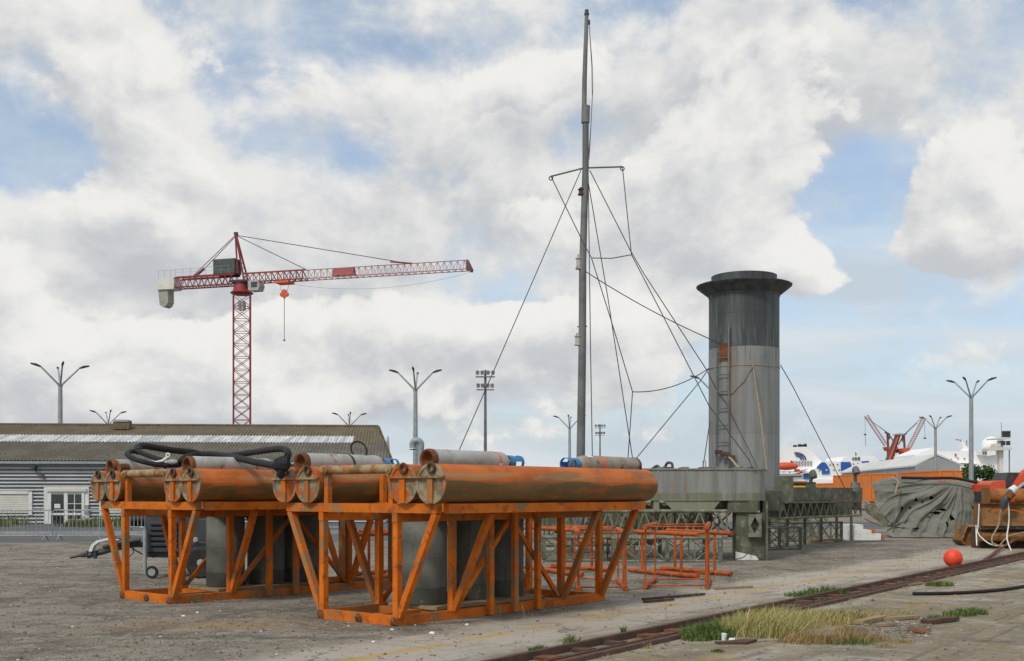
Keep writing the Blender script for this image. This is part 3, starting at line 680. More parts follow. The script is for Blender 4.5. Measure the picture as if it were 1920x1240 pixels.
def hull_mat():
    m, nt, b = base_mat('hull_plate', .7, 0, .35); v, o = ocoord(nt, False); x, y, z = sep(nt, o)
    vs, _ = ocoord(nt, False, (3.0, 3.0, .35))
    c = mixc(nt, noise(nt, vs, 1.5, 6, .62).ss(.38, .64), (.275, .28, .262), (.20, .207, .198))
    c = mixc(nt, noise(nt, vs, 2.6, 6, .65).ss(.56, .68) * .55, c, (.30, .26, .19))
    g = (1.0 - (z + noise(nt, v, 1.1, 5, .6) * .12).ss(1.69, 1.735)) * noise(nt, vs, 1.3, 6, .6).ss(.34, .52)
    c = mixc(nt, g * .85, c, (.165, .172, .100))
    g2 = 1.0 - (z + noise(nt, v, 2.1, 5, .6) * .06).ss(1.48, 1.54)
    c = mixc(nt, g2 * .6, c, (.27, .265, .185))
    rs = noise(nt, vs, 4.0, 6, .6).ss(.58, .66) * .7
    c = mixc(nt, rs, c, (.26, .155, .07))
    nt.links.new(c.s, b.inputs['Base Color']); bump(nt, b, noise(nt, v, 3.0, 4, .5), .2, .02); return m
M['funnel'] = shaft_mat(); M['funnel_black'] = black_mat(); M['hull'] = hull_mat()
FC = V(6.19, 30.6, 0)
pl = thing('salvage_platform', 'grey steel deck platform with algae band, carrying a tall black-topped funnel', 'platform', FC)
def sub(mb_fn, name, mat, par=pl, smooth=None): mb = MB(FC); mb_fn(mb); return mb.build(name, mat, par, smooth)
# hull: long drum with a rounded end
def hull_outline(x0, x1, yf, yb, n=14):
    r = (yb - yf) / 2
    return [V(x0, yf, 0), V(x1 - r, yf, 0)] + [V(x1 - r + r * math.sin(a), yf + r - r * math.cos(a), 0) for a in [math.pi * i / n for i in range(1, n)]] + [V(x1 - r, yb, 0), V(x0, yb, 0)]
H = hull_outline(2.6, 6.34, 28.0, 29.55)
hull = sub(lambda m: m.prism([p + V(0, 0, 1.47) for p in H], (0, 0, .75)), 'hull', M['hull'], smooth=40)
Hl = hull_outline(2.6, 6.37, 27.97, 29.58)
sub(lambda m: m.prism([p + V(0, 0, 2.222) for p in Hl], (0, 0, .035)), 'deck', M['hull'])
# seams standing proud of the plating
for x in (3.55, 4.25, 4.95, 5.42): sub(lambda m: m.box(x, x + .035, 27.985, 27.998, 1.475, 2.218), 'seam_strap', M['hull'], hull)
# skirt panels below the hull
def skirt(xa, xb, xc, xd, zb): return lambda m: m.prism([(xa, 28.03, 1.466), (xb, 28.03, 1.466), (xc, 28.03, zb), (xd, 28.03, zb)], (0, .05, 0))
sub(skirt(3.70, 5.10, 4.90, 3.95, 1.215), 'skirt', M['hull'])
sub(lambda m: m.box(3.46, 3.60, 28.03, 28.6, 1.17, 1.466), 'skirt_bracket', M['hull'])
sub(lambda m: m.box(5.28, 6.02, 28.05, 28.75, 1.18, 1.466), 'tank_box', M['dark_olive'])
sub(lambda m: m.prism([(3.6, 28.25, 1.46), (3.6, 28.25, 1.2), (3.88, 28.25, 1.2)], (0, .04, 0)), 'skirt_bracket', M['dark_olive'])
# leg: broad plate spud with stiffener and bracket
leg = sub(lambda m: m.box(5.50, 6.20, 28.12, 28.62, .02, 1.17), 'leg', M['dark_olive'])
sub(lambda m: m.box(6.203, 6.25, 28.0, 28.70, .0, 1.464), 'leg_flange', M['dark_olive'], leg)
sub(lambda m: m.prism([(5.48, 28.10, .01), (6.05, 28.10, .01), (5.98, 28.10, .11), (5.48, 28.10, .22)], (0, .015, 0)), 'white_patch', M['paper'], leg)
def bracket(m):
    o = [(5.76, 0, .58), (6.08, 0, .58), (6.08, 0, 1.14), (5.76, 0, 1.14)]; i = [(5.92, 0, .65), (6.03, 0, .86), (5.92, 0, 1.08), (5.81, 0, .86)]
    O = [V(p[0], 27.93, p[2]) for p in o]; I = [V(p[0], 27.93, p[2]) for p in i]; mid = [(O[k] + O[(k + 1) % 4]) / 2 for k in range(4)]
    vs = O + mid + I; vs += [p + V(0, .14, 0) for p in vs]
    fs = []
    # inner diamond corners: 8 bottom, 9 right side, 10 top, 11 other side; mids: 4 bottom, 5, 6, 7
    front = [(0, 4, 8, 11), (4, 1, 9, 8), (1, 5, 9), (5, 2, 10, 9), (2, 6, 10), (6, 3, 11, 10), (3, 7, 11), (7, 0, 11)]
    for f in front: fs += [f, tuple(12 + q for q in reversed(f))]
    for ring in ((0, 4, 1, 5, 2, 6, 3, 7), (8, 9, 10, 11)):
        n = len(ring); fs += [(ring[k], ring[(k + 1) % n], 12 + ring[(k + 1) % n], 12 + ring[k]) for k in range(n)]
    m.add(vs, fs)
sub(bracket, 'eye_bracket', M['lattice_grey'], leg)
sub(lambda m: m.tube(curve_pts([V(5.3, 27.95, .03), V(5.55, 27.9, .06), V(5.72, 27.95, .16), V(5.85, 28.05, .36)]), .013, 6), 'cable', M['wire'], leg)
# funnel
fun = sub(lambda m: m.lathe([(.93, 1.75), (.93, 5.47)], (FC.x, FC.y, 0), n=64), 'funnel', M['funnel'], smooth=35)
sub(lambda m: m.lathe([(.925, 5.474), (.925, 6.99), (.90, 7.0)], (FC.x, FC.y, 0), n=64), 'black_top', M['funnel_black'], fun, 35)
sub(lambda m: m.lathe([(.937, 6.86), (.94, 6.90), (1.255, 7.15), (1.262, 7.175), (.94, 7.19), (.86, 7.19), (.86, 7.40), (.865, 7.425), (.80, 7.43), (.78, 7.2), (.78, 7.0)], (FC.x, FC.y, 0), n=64, cap=False), 'collar', M['funnel_black'], fun, 30)
sub(lambda m: m.lathe([(.93, 1.2), (1.06, 1.2), (1.06, 1.72), (.935, 1.75)], (FC.x, FC.y, 0), n=64), 'funnel_base', M['dark_olive'], fun, 35)
sub(lambda m: m.lathe([(.938, 4.955), (.948, 4.965), (.938, 4.975)], (FC.x, FC.y, 0), n=64, cap=False), 'band_rope', M['rope'], fun, 35)
# ladder on the funnel
def onf(px, D_off=.0):
    x = (px - 960) / 2150
    # point of the funnel wall seen at that column, pushed out
    r = .93 + D_off; a = (px - 1396) / 65.0; a = max(-.99, min(.99, a)); s = math.asin(a)
    return V(FC.x + r * math.sin(s - .19), FC.y - r * math.cos(s - .19), 0)
A, B_ = onf(1351, .10), onf(1371, .10)
lad = sub(lambda m: m.tube([A + V(0, 0, 2.35), A + V(0, 0, 5.45)], .022, 8), 'ladder', M['mast'], fun, 40)
sub(lambda m: m.tube([B_ + V(0, 0, 2.25), B_ + V(0, 0, 6.02)], .022, 8), 'ladder_rail', M['mast'], lad, 40)
for k in range(6):
    zz = 2.98 + k * .44; sub(lambda m: m.tube([A + V(0, 0, zz), B_ + V(0, 0, zz)], .014, 6), 'rung', M['mast'], lad, 40)
C1, C2 = onf(1352, .012), onf(1369, .012)
sub(lambda m: m.prism([C1 + V(0, 0, 5.12), C2 + V(0, 0, 5.12), C2 + V(0, 0, 5.56), C1 + V(0, 0, 5.56)], (C1 - FC).normalized() * .012), 'rusty_plate', M['rust'], fun)
rnd = random.Random(4)
for (px, zz) in ((1356, 2.72), (1366, 2.66), (1376, 2.58)):
    q = onf(px, .14); sub(lambda m: m.box(q.x - .09, q.x + .09, q.y - .05, q.y + .05, zz - .05, zz + .05), 'ladder_bracket', M['rust_dk'], lad)
# flange block beside the funnel foot, deck clutter
sub(lambda m: m.box(6.86, 7.36, 30.0, 31.0, 1.42, 2.08), 'bollard_block', M['dark_olive'])
rnd = random.Random(9)
for k in range(16):
    x = 3.5 + rnd.random() * 2.4; s = .03 + rnd.random() * .05
    sub(lambda m: m.box(x, x + s * rnd.uniform(1, 3), 28.05 + rnd.random() * .3, 28.45 + rnd.random() * .3, 2.259, 2.265 + s * .5), 'deck_fitting', M['rust'] if k % 3 == 0 else M['lattice_grey'])
o = tag(MB(P(1240, 878, 28.4)).tube(curve_pts([P(1222, 880, 28.3), P(1232, 874, 28.4), P(1240, 880, 28.3), P(1247, 875, 28.5), P(1252, 868, 28.4), P(1260, 870, 28.3), P(1261, 881, 28.3)]), .035, 8).build('hose_bundle', M['green_grey'], None, 40), 'grey-green hose heaped on the platform deck behind the domed tank ends', 'hose'); o.location = P(1240, 878, 28.4)
pr = MB(P(1312, 876, 29)); pr.tube([P(1318, 882, 29), P(1318, 864, 29), P(1323, 864, 29), P(1323, 882, 29)], .014, 6); o = pr.build('handrail', M['galv'], pl, 40); o.location = P(1312, 876, 29) - FC
bd = thing('deck_litter', 'dark scraps of rubber lying on the deck edge by the funnel ladder rope', 'scraps', P(1408, 880, 28.3))
for (u, w_) in ((1402, 5), (1408, 7), (1401, 3)):
    MB(bd.location).ico(P(u, 880 - w_ * .3, 28.3), .035, 1, (2.6, 1, .7)).build('scrap', M['hose'], bd)

# ---------------------------------------------------------------- lattice girders on the yard
def truss(mb, a, b, w, h, n, r=.035, rb=.02, sides=('f', 'k', 't', 'b'), zig=True):
    """box truss from a to b (points on its bottom centre line)"""
    a, b = Vector(a), Vector(b); d = (b - a); s = V(-d.y, d.x, 0).normalized() * w / 2; up = V(0, 0, h)
    c = [(-s), s, s + up, -s + up]
    for q in c: mb.tube([a + q, b + q], r, 8)
    pairs = {'f': (0, 3), 'k': (1, 2), 't': (3, 2), 'b': (0, 1)}
    for sd in sides:
        i, j = pairs[sd]
        for k in range(n):
            p0, p1 = a + d * k / n, a + d * (k + 1) / n; pm = (p0 + p1) / 2
            if zig: mb.tube([p0 + c[i], pm + c[j]], rb, 5); mb.tube([pm + c[j], p1 + c[i]], rb, 5)
            else: mb.tube([p0 + c[i], p1 + c[j]], rb, 5); mb.tube([p1 + c[i], p0 + c[j]], rb, 5); mb.tube([p0 + c[i], p0 + c[j]], rb, 5)
        mb.tube([a + c[i], a + c[j]], rb, 5); mb.tube([b + c[i], b + c[j]], rb, 5)
def girder(label, a, b, w, h, n, mat, zig=True, r=.04, rb=.022, deck=None, group=None):
    root = thing('lattice_girder', label, 'girder', a, group=group)
    mb = MB(a); truss(mb, a, b, w, h, n, r, rb, zig=zig); mb.build('lattice', mat, root, 40)
    if deck:
        a_, b_ = Vector(a), Vector(b); d = b_ - a_; s = V(-d.y, d.x, 0).normalized()
        mb = MB(a); mb.prism([a_ - s * w * .55 + V(0, 0, h + .045), b_ - s * w * .55 + V(0, 0, h + .045), b_ + s * w * .55 + V(0, 0, h + .045), a_ + s * w * .55 + V(0, 0, h + .045)], (0, 0, deck)); mb.build('deck_beam', M['dark_olive'], root)
    return root
def trestle(label, a, b, w, h, n, mat, group='lattice trestles under the girders'):
    root = thing('lattice_trestle', label, 'trestle', a, group=group)
    mb = MB(a); truss(mb, V(*a) + V(0, 0, .03), V(*b) + V(0, 0, .03), w, h, n, .032, .018, zig=False, sides=('f', 'k')); mb.build('lattice', mat, root, 40)
    d = (Vector(b) - Vector(a)); s = V(-d.y, d.x, 0).normalized() * w / 2
    for t in (.02, .5, .98):
        p = Vector(a) + d * t
        m2 = MB(a); m2.beam(p - s * 1.02 + V(0, 0, .06), p - s * 1.02 + V(0, 0, h), .07, .09, up=(1, 0, 0)); m2.build('leg', M['dark_olive'], root)
    return root
girder('olive lattice girder under the platform hull, in front of its leg', V(1.15, 27.7, .60), V(5.15, 28.0, .60), .75, .62, 9, M['lattice'])
girder('longer grey lattice girder behind the hull skirt, seen through the orange pipe stands', V(.9, 29.7, .55), V(6.6, 30.3, .55), .9, .75, 7, M['lattice_grey'], zig=False)
girder('mossy lattice girder with a plate deck, lying behind the frame tanks below the tall mast', V(.2, 31.6, .70), V(4.6, 32.0, .70), 1.0, .55, 12, M['lattice'], deck=.06)
trestle('grey lattice trestle on the gravel below the platform hull', V(2.35, 27.6, 0), V(5.0, 27.75, 0), .7, .55, 4, M['lattice_grey'])
trestle('grey lattice trestle on the gravel behind the orange frame end braces', V(.75, 28.0, 0), V(2.2, 28.0, 0), .7, .55, 2, M['lattice_grey'])
ga = V(7.35, 33.5, .92); gb_ = V(11.2, 38.4, .92)
girder('long mossy lattice girder with plate deck running from the platform to the tarpaulin', ga, gb_, 1.0, .46, 13, M['lattice'], deck=.40)
w2 = thing('web_plate', 'dark olive plate wall behind the girders under the platform hull', 'plate', V(3, 31, 0), group='olive plate walls behind the girders')
MB(w2.location).box(.8, 5.4, 30.95, 31.0, .62, 1.40).build('plate', M['dark_olive'], w2)
for x_ in (1.2, 2.6, 4.0, 5.2): MB(w2.location).tube([V(x_, 31.05, 0), V(x_, 31.05, .9)], .05, 8).build('prop', M['dark_olive'], w2, 40)
wp = thing('web_plate', 'olive plate wall standing close behind the long mossy girder', 'plate', V(7.9, 34.6, 0), group='olive plate walls behind the girders')
mb = MB(wp.location); mb.prism([V(7.75, 34.75, .90), V(11.9, 40.1, .90), V(11.9, 40.1, 1.36), V(7.75, 34.75, 1.36)], (-.03, .04, 0)); mb.build('plate', M['dark_olive'], wp)
for k_ in range(6):
    q_ = V(7.8, 34.8, 0).lerp(V(11.85, 40.05, 0), k_ / 5); MB(wp.location).tube([q_, q_ + V(0, 0, .9)], .05, 8).build('prop', M['dark_olive'], wp, 40)
girder('dark lattice girder behind the white foam blocks', V(8.6, 41.0, .55), V(11.6, 43.5, .55), .8, .55, 7, M['lattice'], zig=False)
trestle('small grey lattice trestle beside the platform leg', V(6.95, 33.4, 0), V(8.35, 33.9, 0), .7, .62, 2, M['lattice_grey'])
trestle('dark lattice trestle on the gravel between platform and foam blocks', V(9.0, 39.2, 0), V(11.3, 39.9, 0), .7, .62, 5, M['dark_olive'])
# brackets and end gusset of the long girder
gg = thing('girder_hood', 'pale olive plate gusset between the long girder and the tarpaulin', 'gusset', V(11.9, 39.2, 0))
mb = MB(gg.location); mb.prism([P(1620, 946, 38.6), P(1640, 944, 38.6), P(1668, 985, 38.6), P(1662, 990, 38.6), P(1625, 962, 38.6)], (.15, .5, 0)); mb.build('gusset_plate', M['lattice'], gg)
# loose timber, pale pipes and spheres stored under the girders
tp = thing('pipe_bundle', 'pale grey pipes lying on blocks between the girders, seen through the frame', 'pipes', V(1.9, 29.0, .25), group=None)
for k in range(4): MB(tp.location).tube([V(.8 + .1 * k, 28.75 + .12 * k, .34 + .05 * (k % 2)), V(3.4 + .1 * k, 28.9 + .12 * k, .38 + .05 * (k % 2))], .045, 8).build('pipe', M['pale_rust'] if k % 2 else M['lattice_grey'], tp, 40)
for x in (1.3, 2.9): MB(tp.location).box(x, x + .18, 28.65, 29.3, 0, .285).build('block', M['timber'], tp)

# gooseneck vents on the long girder
def vent(px, py_top, D, label, s):
    root = thing('gooseneck_vent', label, 'vent pipe', P(px, 922, D), group='gooseneck vents on the girder')
    b = root.location; zt = P(px, py_top, D).z
    MB(b).lathe([(.17, 0), (.17, .03), (.15, .24), (.16, .25), (.16, .29), (.06, .30)], b, n=18).build('base', M['lattice_grey'], root, 40)
    pts = [b + V(0, 0, .28), V(b.x, b.y, zt - .22)] + [V(b.x + s * .07 - s * .07 * math.cos(a), b.y, zt - .22 + .12 * math.sin(a)) for a in (.6, 1.2, 1.7, 2.2)] + [V(b.x + s * .16, b.y - .02, zt - .24)]
    pts[-1] = V(b.x - s * .02, b.y - .16, zt - .22)
    MB(b).tube([b + V(0, 0, .28), V(b.x + s * .01, b.y, zt - .25), V(b.x + s * .02, b.y, zt - .14), V(b.x + s * .03, b.y - .04, zt - .07), V(b.x + s * .03, b.y - .12, zt - .05), V(b.x + s * .03, b.y - .2, zt - .1), V(b.x + s * .03, b.y - .24, zt - .2)], [.055, .06, .08, .10, .105, .105, .11], 14).build('neck', M['mast'] if s < 0 else M['lattice_grey'], root, 40)
vent(1520, 884, 35.5, 'leaning rusty gooseneck vent on the girder by the yellow trough', 1)
vent(1604, 877, 37.5, 'upright dark gooseneck vent in front of the orange container wall', -1)

# ---------------------------------------------------------------- mast with stays
MD = 30.0
mroot = thing('mast', 'tall grey steel mast with crosstrees, signal boxes and wire stays', 'mast', P(1087, 1000, MD))
mo = mroot.location
def mp(x, y, D=MD): return P(x, y, D)
MB(mo).tube([mp(1086.5, 1000), mp(1089, 850), mp(1092, 640), mp(1092.5, 500)], [.118, .112, .10, .098], 14).build('lower_pole', M['mast'], mroot, 40)
MB(mo).tube([mp(1092.5, 500), mp(1098, 314), mp(1098, 208)], [.095, .085, .082], 14).build('middle_pole', M['mast'], mroot, 40)
MB(mo).tube([mp(1095, 231), mp(1096, 150), mp(1100, 28)], [.068, .062, .05], 14).build('top_pole', M['mast'], mroot, 40)
MB(mo).lathe([(.09, 0), (.11, .02), (.11, .46), (.06, .48)], mp(1097.5, 232), (.03, 0, 1), 14).build('sleeve', M['mast'], mroot, 40)
MB(mo).lathe([(.062, 0), (.066, .02), (.066, .05), (.05, .06), (.052, .14), (.03, .15)], mp(1100, 29), (0, 0, 1), 14).build('masthead_light', M['green_grey'], mroot, 40)
MB(mo).beam(mp(1104.5, 38), mp(1105, 46), .05, .05).build('masthead_block', M['dark_metal'], mroot)
def lantern(x, y0, y1, mat2):
    a = mp(x, y1); h = (y1 - y0) / 2150 * MD
    r = MB(mo).lathe([(.10, 0), (.10, .03), (.075, .035), (.075, h * .7), (.10, h * .71), (.10, h * .78), (.055, h * .8), (.055, h)], a, n=16).build('lantern', mat2, mroot, 40)
    MB(mo).beam(a + V(.06, 0, .03), mp(x + 6, y1 - 2), .05, .04).build('lantern_bracket', M['mast'], r)
lantern(1090.5, 352, 366, M['rust_dk']); lantern(1086, 478, 505, M['gas_grey']); lantern(1084, 625, 648, M['gas_grey'])
MB(mo).tube([mp(1082, 613), mp(1101, 612)], .016, 6).build('step_bar', M['mast'], mroot, 40)
MB(mo).tube([mp(1091, 780), mp(1097, 780)], .016, 6).build('step_bar', M['mast'], mroot, 40)
tipL, tipR = P(1033, 331, MD - .5), P(1167, 313, MD + .3)
MB(mo).tube([tipL, mp(1092, 316)], .022, 8).build('crosstree', M['mast'], mroot, 40)
MB(mo).tube([mp(1102, 315), tipR], .022, 8).build('crosstree', M['mast'], mroot, 40)
for t in (tipL, tipR): MB(mo).tube(arc(t - V(0, 0, .05), .05, 0, 5.9, 10, (1, 0, 0), (0, 0, 1)), .014, 6, closed=True).build('shackle', M['wire'], mroot, 40)
def wire(pts, r=.0125, name='stay_wire', sag=0, mat='wire', par=mroot, off=None):
    pts = [Vector(p) for p in pts]
    if sag:
        a, b = pts[0], pts[-1]; pts = [a + (b - a) * (i / 12) - V(0, 0, sag * 4 * (i / 12) * (1 - i / 12)) for i in range(13)]
    return MB(off if off is not None else mo).tube(pts, r, 6).build(name, M[mat], par, 60)
DK = 29.8
fw = lambda px, z: onf(px, .03) + V(0, 0, z)
wire([mp(1090, 318, MD - .12), P(862, 842, MD - 1.0), P(850, 872, MD - 1.05)])
kink = P(1109, 484, MD - .8); kink2 = P(1186, 735, MD - .8); kr = P(1184, 478, MD - .2)
wire([tipL, P(1091, 450, MD - .75), kink, P(1145, 598, MD - .8), kink2, P(1176, 880, MD - .8)])
wire([kink, (kink + kr) / 2 - V(0, 0, .05), kr])
wire([tipR, kr, P(1206, 520, MD - .3), P(1330, 762, 29.2), P(1404, 862, 28.9), P(1412, 880, 28.8)])
wire([mp(1106, 320, MD), P(1182, 470, MD - .05), P(1207, 513, MD - .1), P(1325, 694, 29.75), fw(1351, 4.27)])
wire([mp(1103, 342), P(1140, 560, MD - .3), P(1188, 872, MD - .8)])
wire([mp(1103, 330), P(1107, 640, MD - .5), P(1110.5, 846, MD - .8), P(1111, 872, MD - .8)])
wire([mp(1099, 510), fw(1354, 5.57)], sag=.10)
wire([mp(1104.5, 44), mp(1111, 130), mp(1111.5, 165), mp(1108, 235), mp(1103, 305)], .009, 'halyard')
wire([mp(1104.5, 44), mp(1109, 120), mp(1110.5, 190), mp(1105, 300)], .006, 'halyard')
# funnel guys and slack ropes belong to the platform
def guy(pts, r=.0125, sag=0, mat='wire', name='guy_wire'): return wire(pts, r, name, sag, mat, pl, FC)
eyeL = fw(1334, 4.97)
guy([eyeL, kink2], .0125, .18, 'wire', 'slack_rope')
guy([eyeL, P(1312, 716, 29.2), P(1196, 856, 28.0), P(1188, 868, 28.0)])
guy([P(1331, 790, 30.4), P(1317, 885, 29.4)])
eyeR = onf(1460, .03) + V(0, 0, 5.03)
guy([eyeR, P(1486, 724, 31.5), P(1572, 892, 36.5), P(1585, 917, 37.2)])
guy([fw(1411, 4.98), P(1425, 775, 29.3), P(1438, 884, 28.6)], .016, 0, 'rope', 'rope_fall')
guy([fw(1351, 4.27), fw(1364, 4.02) , P(1424, 884, 28.7)], .011)
guy([fw(1351, 4.24), fw(1375, 4.24), fw(1395, 4.55), fw(1411, 4.96)], .011, 0, 'rope', 'slack_rope')
guy(curve_pts([fw(1362, 2.75), fw(1368, 2.6), P(1372, 862, 29.0), P(1384, 876, 28.7), P(1396, 880, 28.5)]), .03, 0, 'rope', 'rope_coil')

# ---------------------------------------------------------------- orange pipe stands
def pipes(mb, segs):
    for p, q, r in segs: mb.tube([p, q], r, 10)
def box_stand(label, fl, fr, bl, br, zt):
    """short stand: two foot pipes and two head pipes running away from the viewer, joined by thin bars"""
    root = thing('pipe_stand', label, 'pipe stand', fl, group='orange pipe stands on the gravel')
    o = M['stand']; z = V(0, 0, .055); t = V(0, 0, zt)
    def p(name, a, b, r): MB(fl).tube([a, b], r, 10).build(name, o, root, 40)
    for a, b in ((fl, bl), (fr, br)):
        p('foot_pipe', a + z, b + z, .046)
        e = (b - a).normalized() * .0
        c0, c1 = a + (b - a) * .05, b - (b - a) * .05
        p('head_pipe', a + t, b + t, .046)
        p('post', c0 + V(0, 0, .09), c0 + V(0, 0, zt - .04), .016); p('post', c1 + V(0, 0, .09), c1 + V(0, 0, zt - .04), .016)
    m = (fr - fl).normalized() * .05
    for k, rr in ((.12, .014), (.82, .014)):
        a, b = fl + (bl - fl) * k, fr + (br - fr) * k
        p('tie_bar', a + m + z, b - m + z, rr); p('tie_bar', a + m + t, b - m + t, rr)
    p('post', fr + (br - fr) * .12 + V(0, 0, .09), fr + (br - fr) * .12 + V(0, 0, zt - .04), .036)
def long_stand(label, segs, zt, posts):
    root = thing('pipe_trestle', label, 'pipe stand', segs[0][0], group='orange pipe stands on the gravel'); o = M['stand']; off = segs[0][0]
    def p(name, a, b, r): MB(off).tube([a, b], r, 10).build(name, o, root, 40)
    z = V(0, 0, .06); t = V(0, 0, zt)
    for a, b in segs:
        p('foot_pipe', a + z, b + z, .046); p('head_pipe', a + (b - a) * .08 + t, b + t, .044)
        for k in posts: p('post', a + (b - a) * k + V(0, 0, .1), a + (b - a) * k + V(0, 0, zt - .04), .03)
    (a, b), (c, d) = segs
    for k in posts: p('tie_bar', a + (b - a) * k + z, c + (d - c) * k + z, .02); p('tie_bar', a + (b - a) * k + t, c + (d - c) * k + t, .02)
box_stand('orange pipe stand with square ends on the gravel in front of the platform leg', G(1209, 1106), G(1325, 1106), G(1229, 1090), G(1329, 1088), 1.07)
long_stand('long low orange pipe trestle behind the square stand, facing the platform leg', [(G(1180, 1074), G(1309, 1087)), (G(1241, 1070), G(1372, 1082))], .86, (.20, .77))
box_stand('orange pipe stand seen behind the end brace of the front float frame', G(1085, 1111), G(1173, 1109), G(1077, 1085), G(1158, 1092), .98)
long_stand('long orange pipe trestle behind the posts of the front float frame', [(G(985, 1068), G(1092, 1084)), (G(1035, 1066), G(1150, 1074))], .92, (.22, .66))
long_stand('orange pipe trestle partly hidden between the two float frames', [(G(640, 1094), G(735, 1086)), (G(668, 1082), G(745, 1076))], .88, (.30, .80))

# ---------------------------------------------------------------- trailer compressor
td = 22.8
tr = thing('compressor_trailer', 'dark grey louvred compressor on a road trailer, drawbar pointing past the frame', 'trailer', P(340, 1076, td))
to = tr.location
def tx(x): return (x - 960) / 2150 * td
def tz(y): return EYE + (925 - y) / 2150 * td
x0, x1 = tx(288), tx(384); y0, y1 = td - .55, td + .85
body = MB(to); body.prism([(x0, y0, tz(1032)), (x1, y0, tz(1032)), (x1, y0, tz(975)), (x1 - .06, y0, tz(968)), (x0 + .03, y0, tz(966)), (x0, y0, tz(972))], (0, y1 - y0, 0)); body = body.build('housing', M['box_grey'], tr)
lid = MB(to).box(x0 - .01, x1 + .01, y0 - .015, y1 + .015, tz(966), tz(961.5)).build('lid', M['yellow'], tr)
for k in range(5):
    zc = tz(1022 - k * 9.5); m = MB(to)
    m.prism([(0, y0 - .003, zc), (0, y0 - .04, zc + .012), (0, y0 - .045, zc + .05), (0, y0 - .003, zc + .075)], (x1 - x0 - .5, 0, 0)); m.v = [p + V(x0 + .12, 0, 0) for p in m.v]; m.build('louver', M['box_grey'], body)
    m = MB(to); m.box(x0 + .12, x1 - .38, y0 - .004, y0 - .001, zc - .022, zc); m.build('louver_gap', M['hose'], body)
MB(to).box(x0 - .05, x1 + .35, y0 + .1, y1 - .1, tz(1043), tz(1033)).build('chassis', M['dark_metal'], tr)
for yy in (y0 + .02, y1 - .02):
    w = MB(to).lathe([(.12, -.07), (.27, -.08), (.30, -.05), (.30, .05), (.27, .08), (.12, .07)], (x1 + .08, yy, .30), (0, 1, 0), 24).build('wheel', M['rubber'], tr, 40)
    MB(to).lathe([(.03, -.075), (.16, -.06), (.17, -.07), (.17, .07), (.16, .06), (.03, .075)], (x1 + .08, yy, .30), (0, 1, 0), 18).build('rim', M['galv'], w, 40)
    MB(to).tube(arc((x1 + .08, yy, .32), .36, .1, math.pi - .1, 10, (1, 0, 0), (0, 0, 1)), .035, 6).build('mudguard', M['dark_metal'], tr, 40)
ym = td + .05
MB(to).tube(curve_pts([V(x0 + .3, ym, tz(1040)), V(tx(280), ym, tz(1026)), V(tx(258), ym, tz(1021)), V(tx(225), ym - .05, tz(1026)), V(tx(195), ym - .08, tz(1034)), V(tx(165), ym - .1, tz(1042))]), .06, 8).build('drawbar', M['dark_metal'], tr, 40)
MB(to).tube([V(tx(168), ym - .1, tz(1038)), V(tx(157), ym - .1, tz(1041)), V(tx(150), ym - .1, tz(1042)), V(tx(133), ym - .1, tz(1046))], [.07, .045, .03, .02], 10).build('coupling', M['dark_metal'], tr, 40)
MB(to).prism([(tx(171), ym - .2, tz(1033)), (tx(176), ym - .2, tz(1021)), (tx(186), ym - .2, tz(1013)), (tx(203), ym - .2, tz(1009)), (tx(224), ym - .2, tz(1012)), (tx(206), ym - .2, tz(1012.5)), (tx(190), ym - .2, tz(1016.5)), (tx(181), ym - .2, tz(1023)), (tx(177), ym - .2, tz(1034))], (0, .16, 0)).build('drawbar_fairing', M['paper'], tr)
MB(to).tube([V(tx(265), ym - .12, tz(1012)), V(tx(228), ym - .14, tz(1017)), V(tx(196), ym - .15, tz(1025))], [.05, .045, .03], 8).build('overrun_damper', M['dark_metal'], tr, 40)
MB(to).tube([V(tx(183), ym - .15, tz(1032)), V(tx(182), ym - .15, tz(1047))], .04, 8).build('coupling_stand', M['dark_metal'], tr, 40)
MB(to).tube(curve_pts([V(tx(222), ym, tz(1010)), V(tx(236), ym - .1, tz(1018)), V(tx(256), ym - .1, tz(1032)), V(tx(275), ym - .1, tz(1042)), V(tx(292), ym - .1, tz(1045))]), .014, 6).build('brake_cable', M['hose'], tr, 40)
MB(to).tube(curve_pts([V(tx(247), ym - .1, tz(1024)), V(tx(252), ym - .1, tz(1036)), V(tx(240), ym - .1, tz(1046))]), .01, 6).build('breakaway_cable', M['hose'], tr, 40)
MB(to).tube(curve_pts([V(tx(186), ym, tz(1012)), V(tx(185), ym, tz(995)), V(tx(185), ym, tz(972)), V(tx(189), ym, tz(965))]), .013, 6).build('handbrake_lever', M['galv'], tr, 40)
js = MB(to).tube([V(tx(292), y0 - .12, tz(1063)), V(tx(292), y0 - .12, tz(990))], .038, 10).build('jockey_post', M['galv'], tr, 40)
MB(to).tube([V(tx(292), y0 - .12, tz(990)), V(tx(292), y0 - .12, tz(987)), V(tx(284), y0 - .12, tz(988))], .015, 6).build('crank', M['galv'], js, 40)
MB(to).tube([V(tx(292), y0 - .12, tz(1060)), V(tx(296), y0 - .12, tz(1066)), V(tx(305), y0 - .12, .12)], .02, 6).build('wheel_fork', M['galv'], js, 40)
wv = MB(to).lathe([(.05, -.03), (.115, -.035), (.125, 0), (.115, .035), (.05, .03)], (tx(305), y0 - .12, .125), (0, 1, 0), 22).build('jockey_wheel', M['rubber'], js, 40)
MB(to).lathe([(.02, -.036), (.07, -.037), (.075, -.03), (.02, -.03)], (tx(305), y0 - .12, .125), (0, 1, 0), 18).build('rim', M['galv'], js, 40)
lp = MB(to).lathe([(.05, 0), (.05, .03), (.02, .035)], (tx(381), y0, tz(1010)), (0, -1, 0), 14).build('side_lamp', M['gas_grey'], tr, 40)
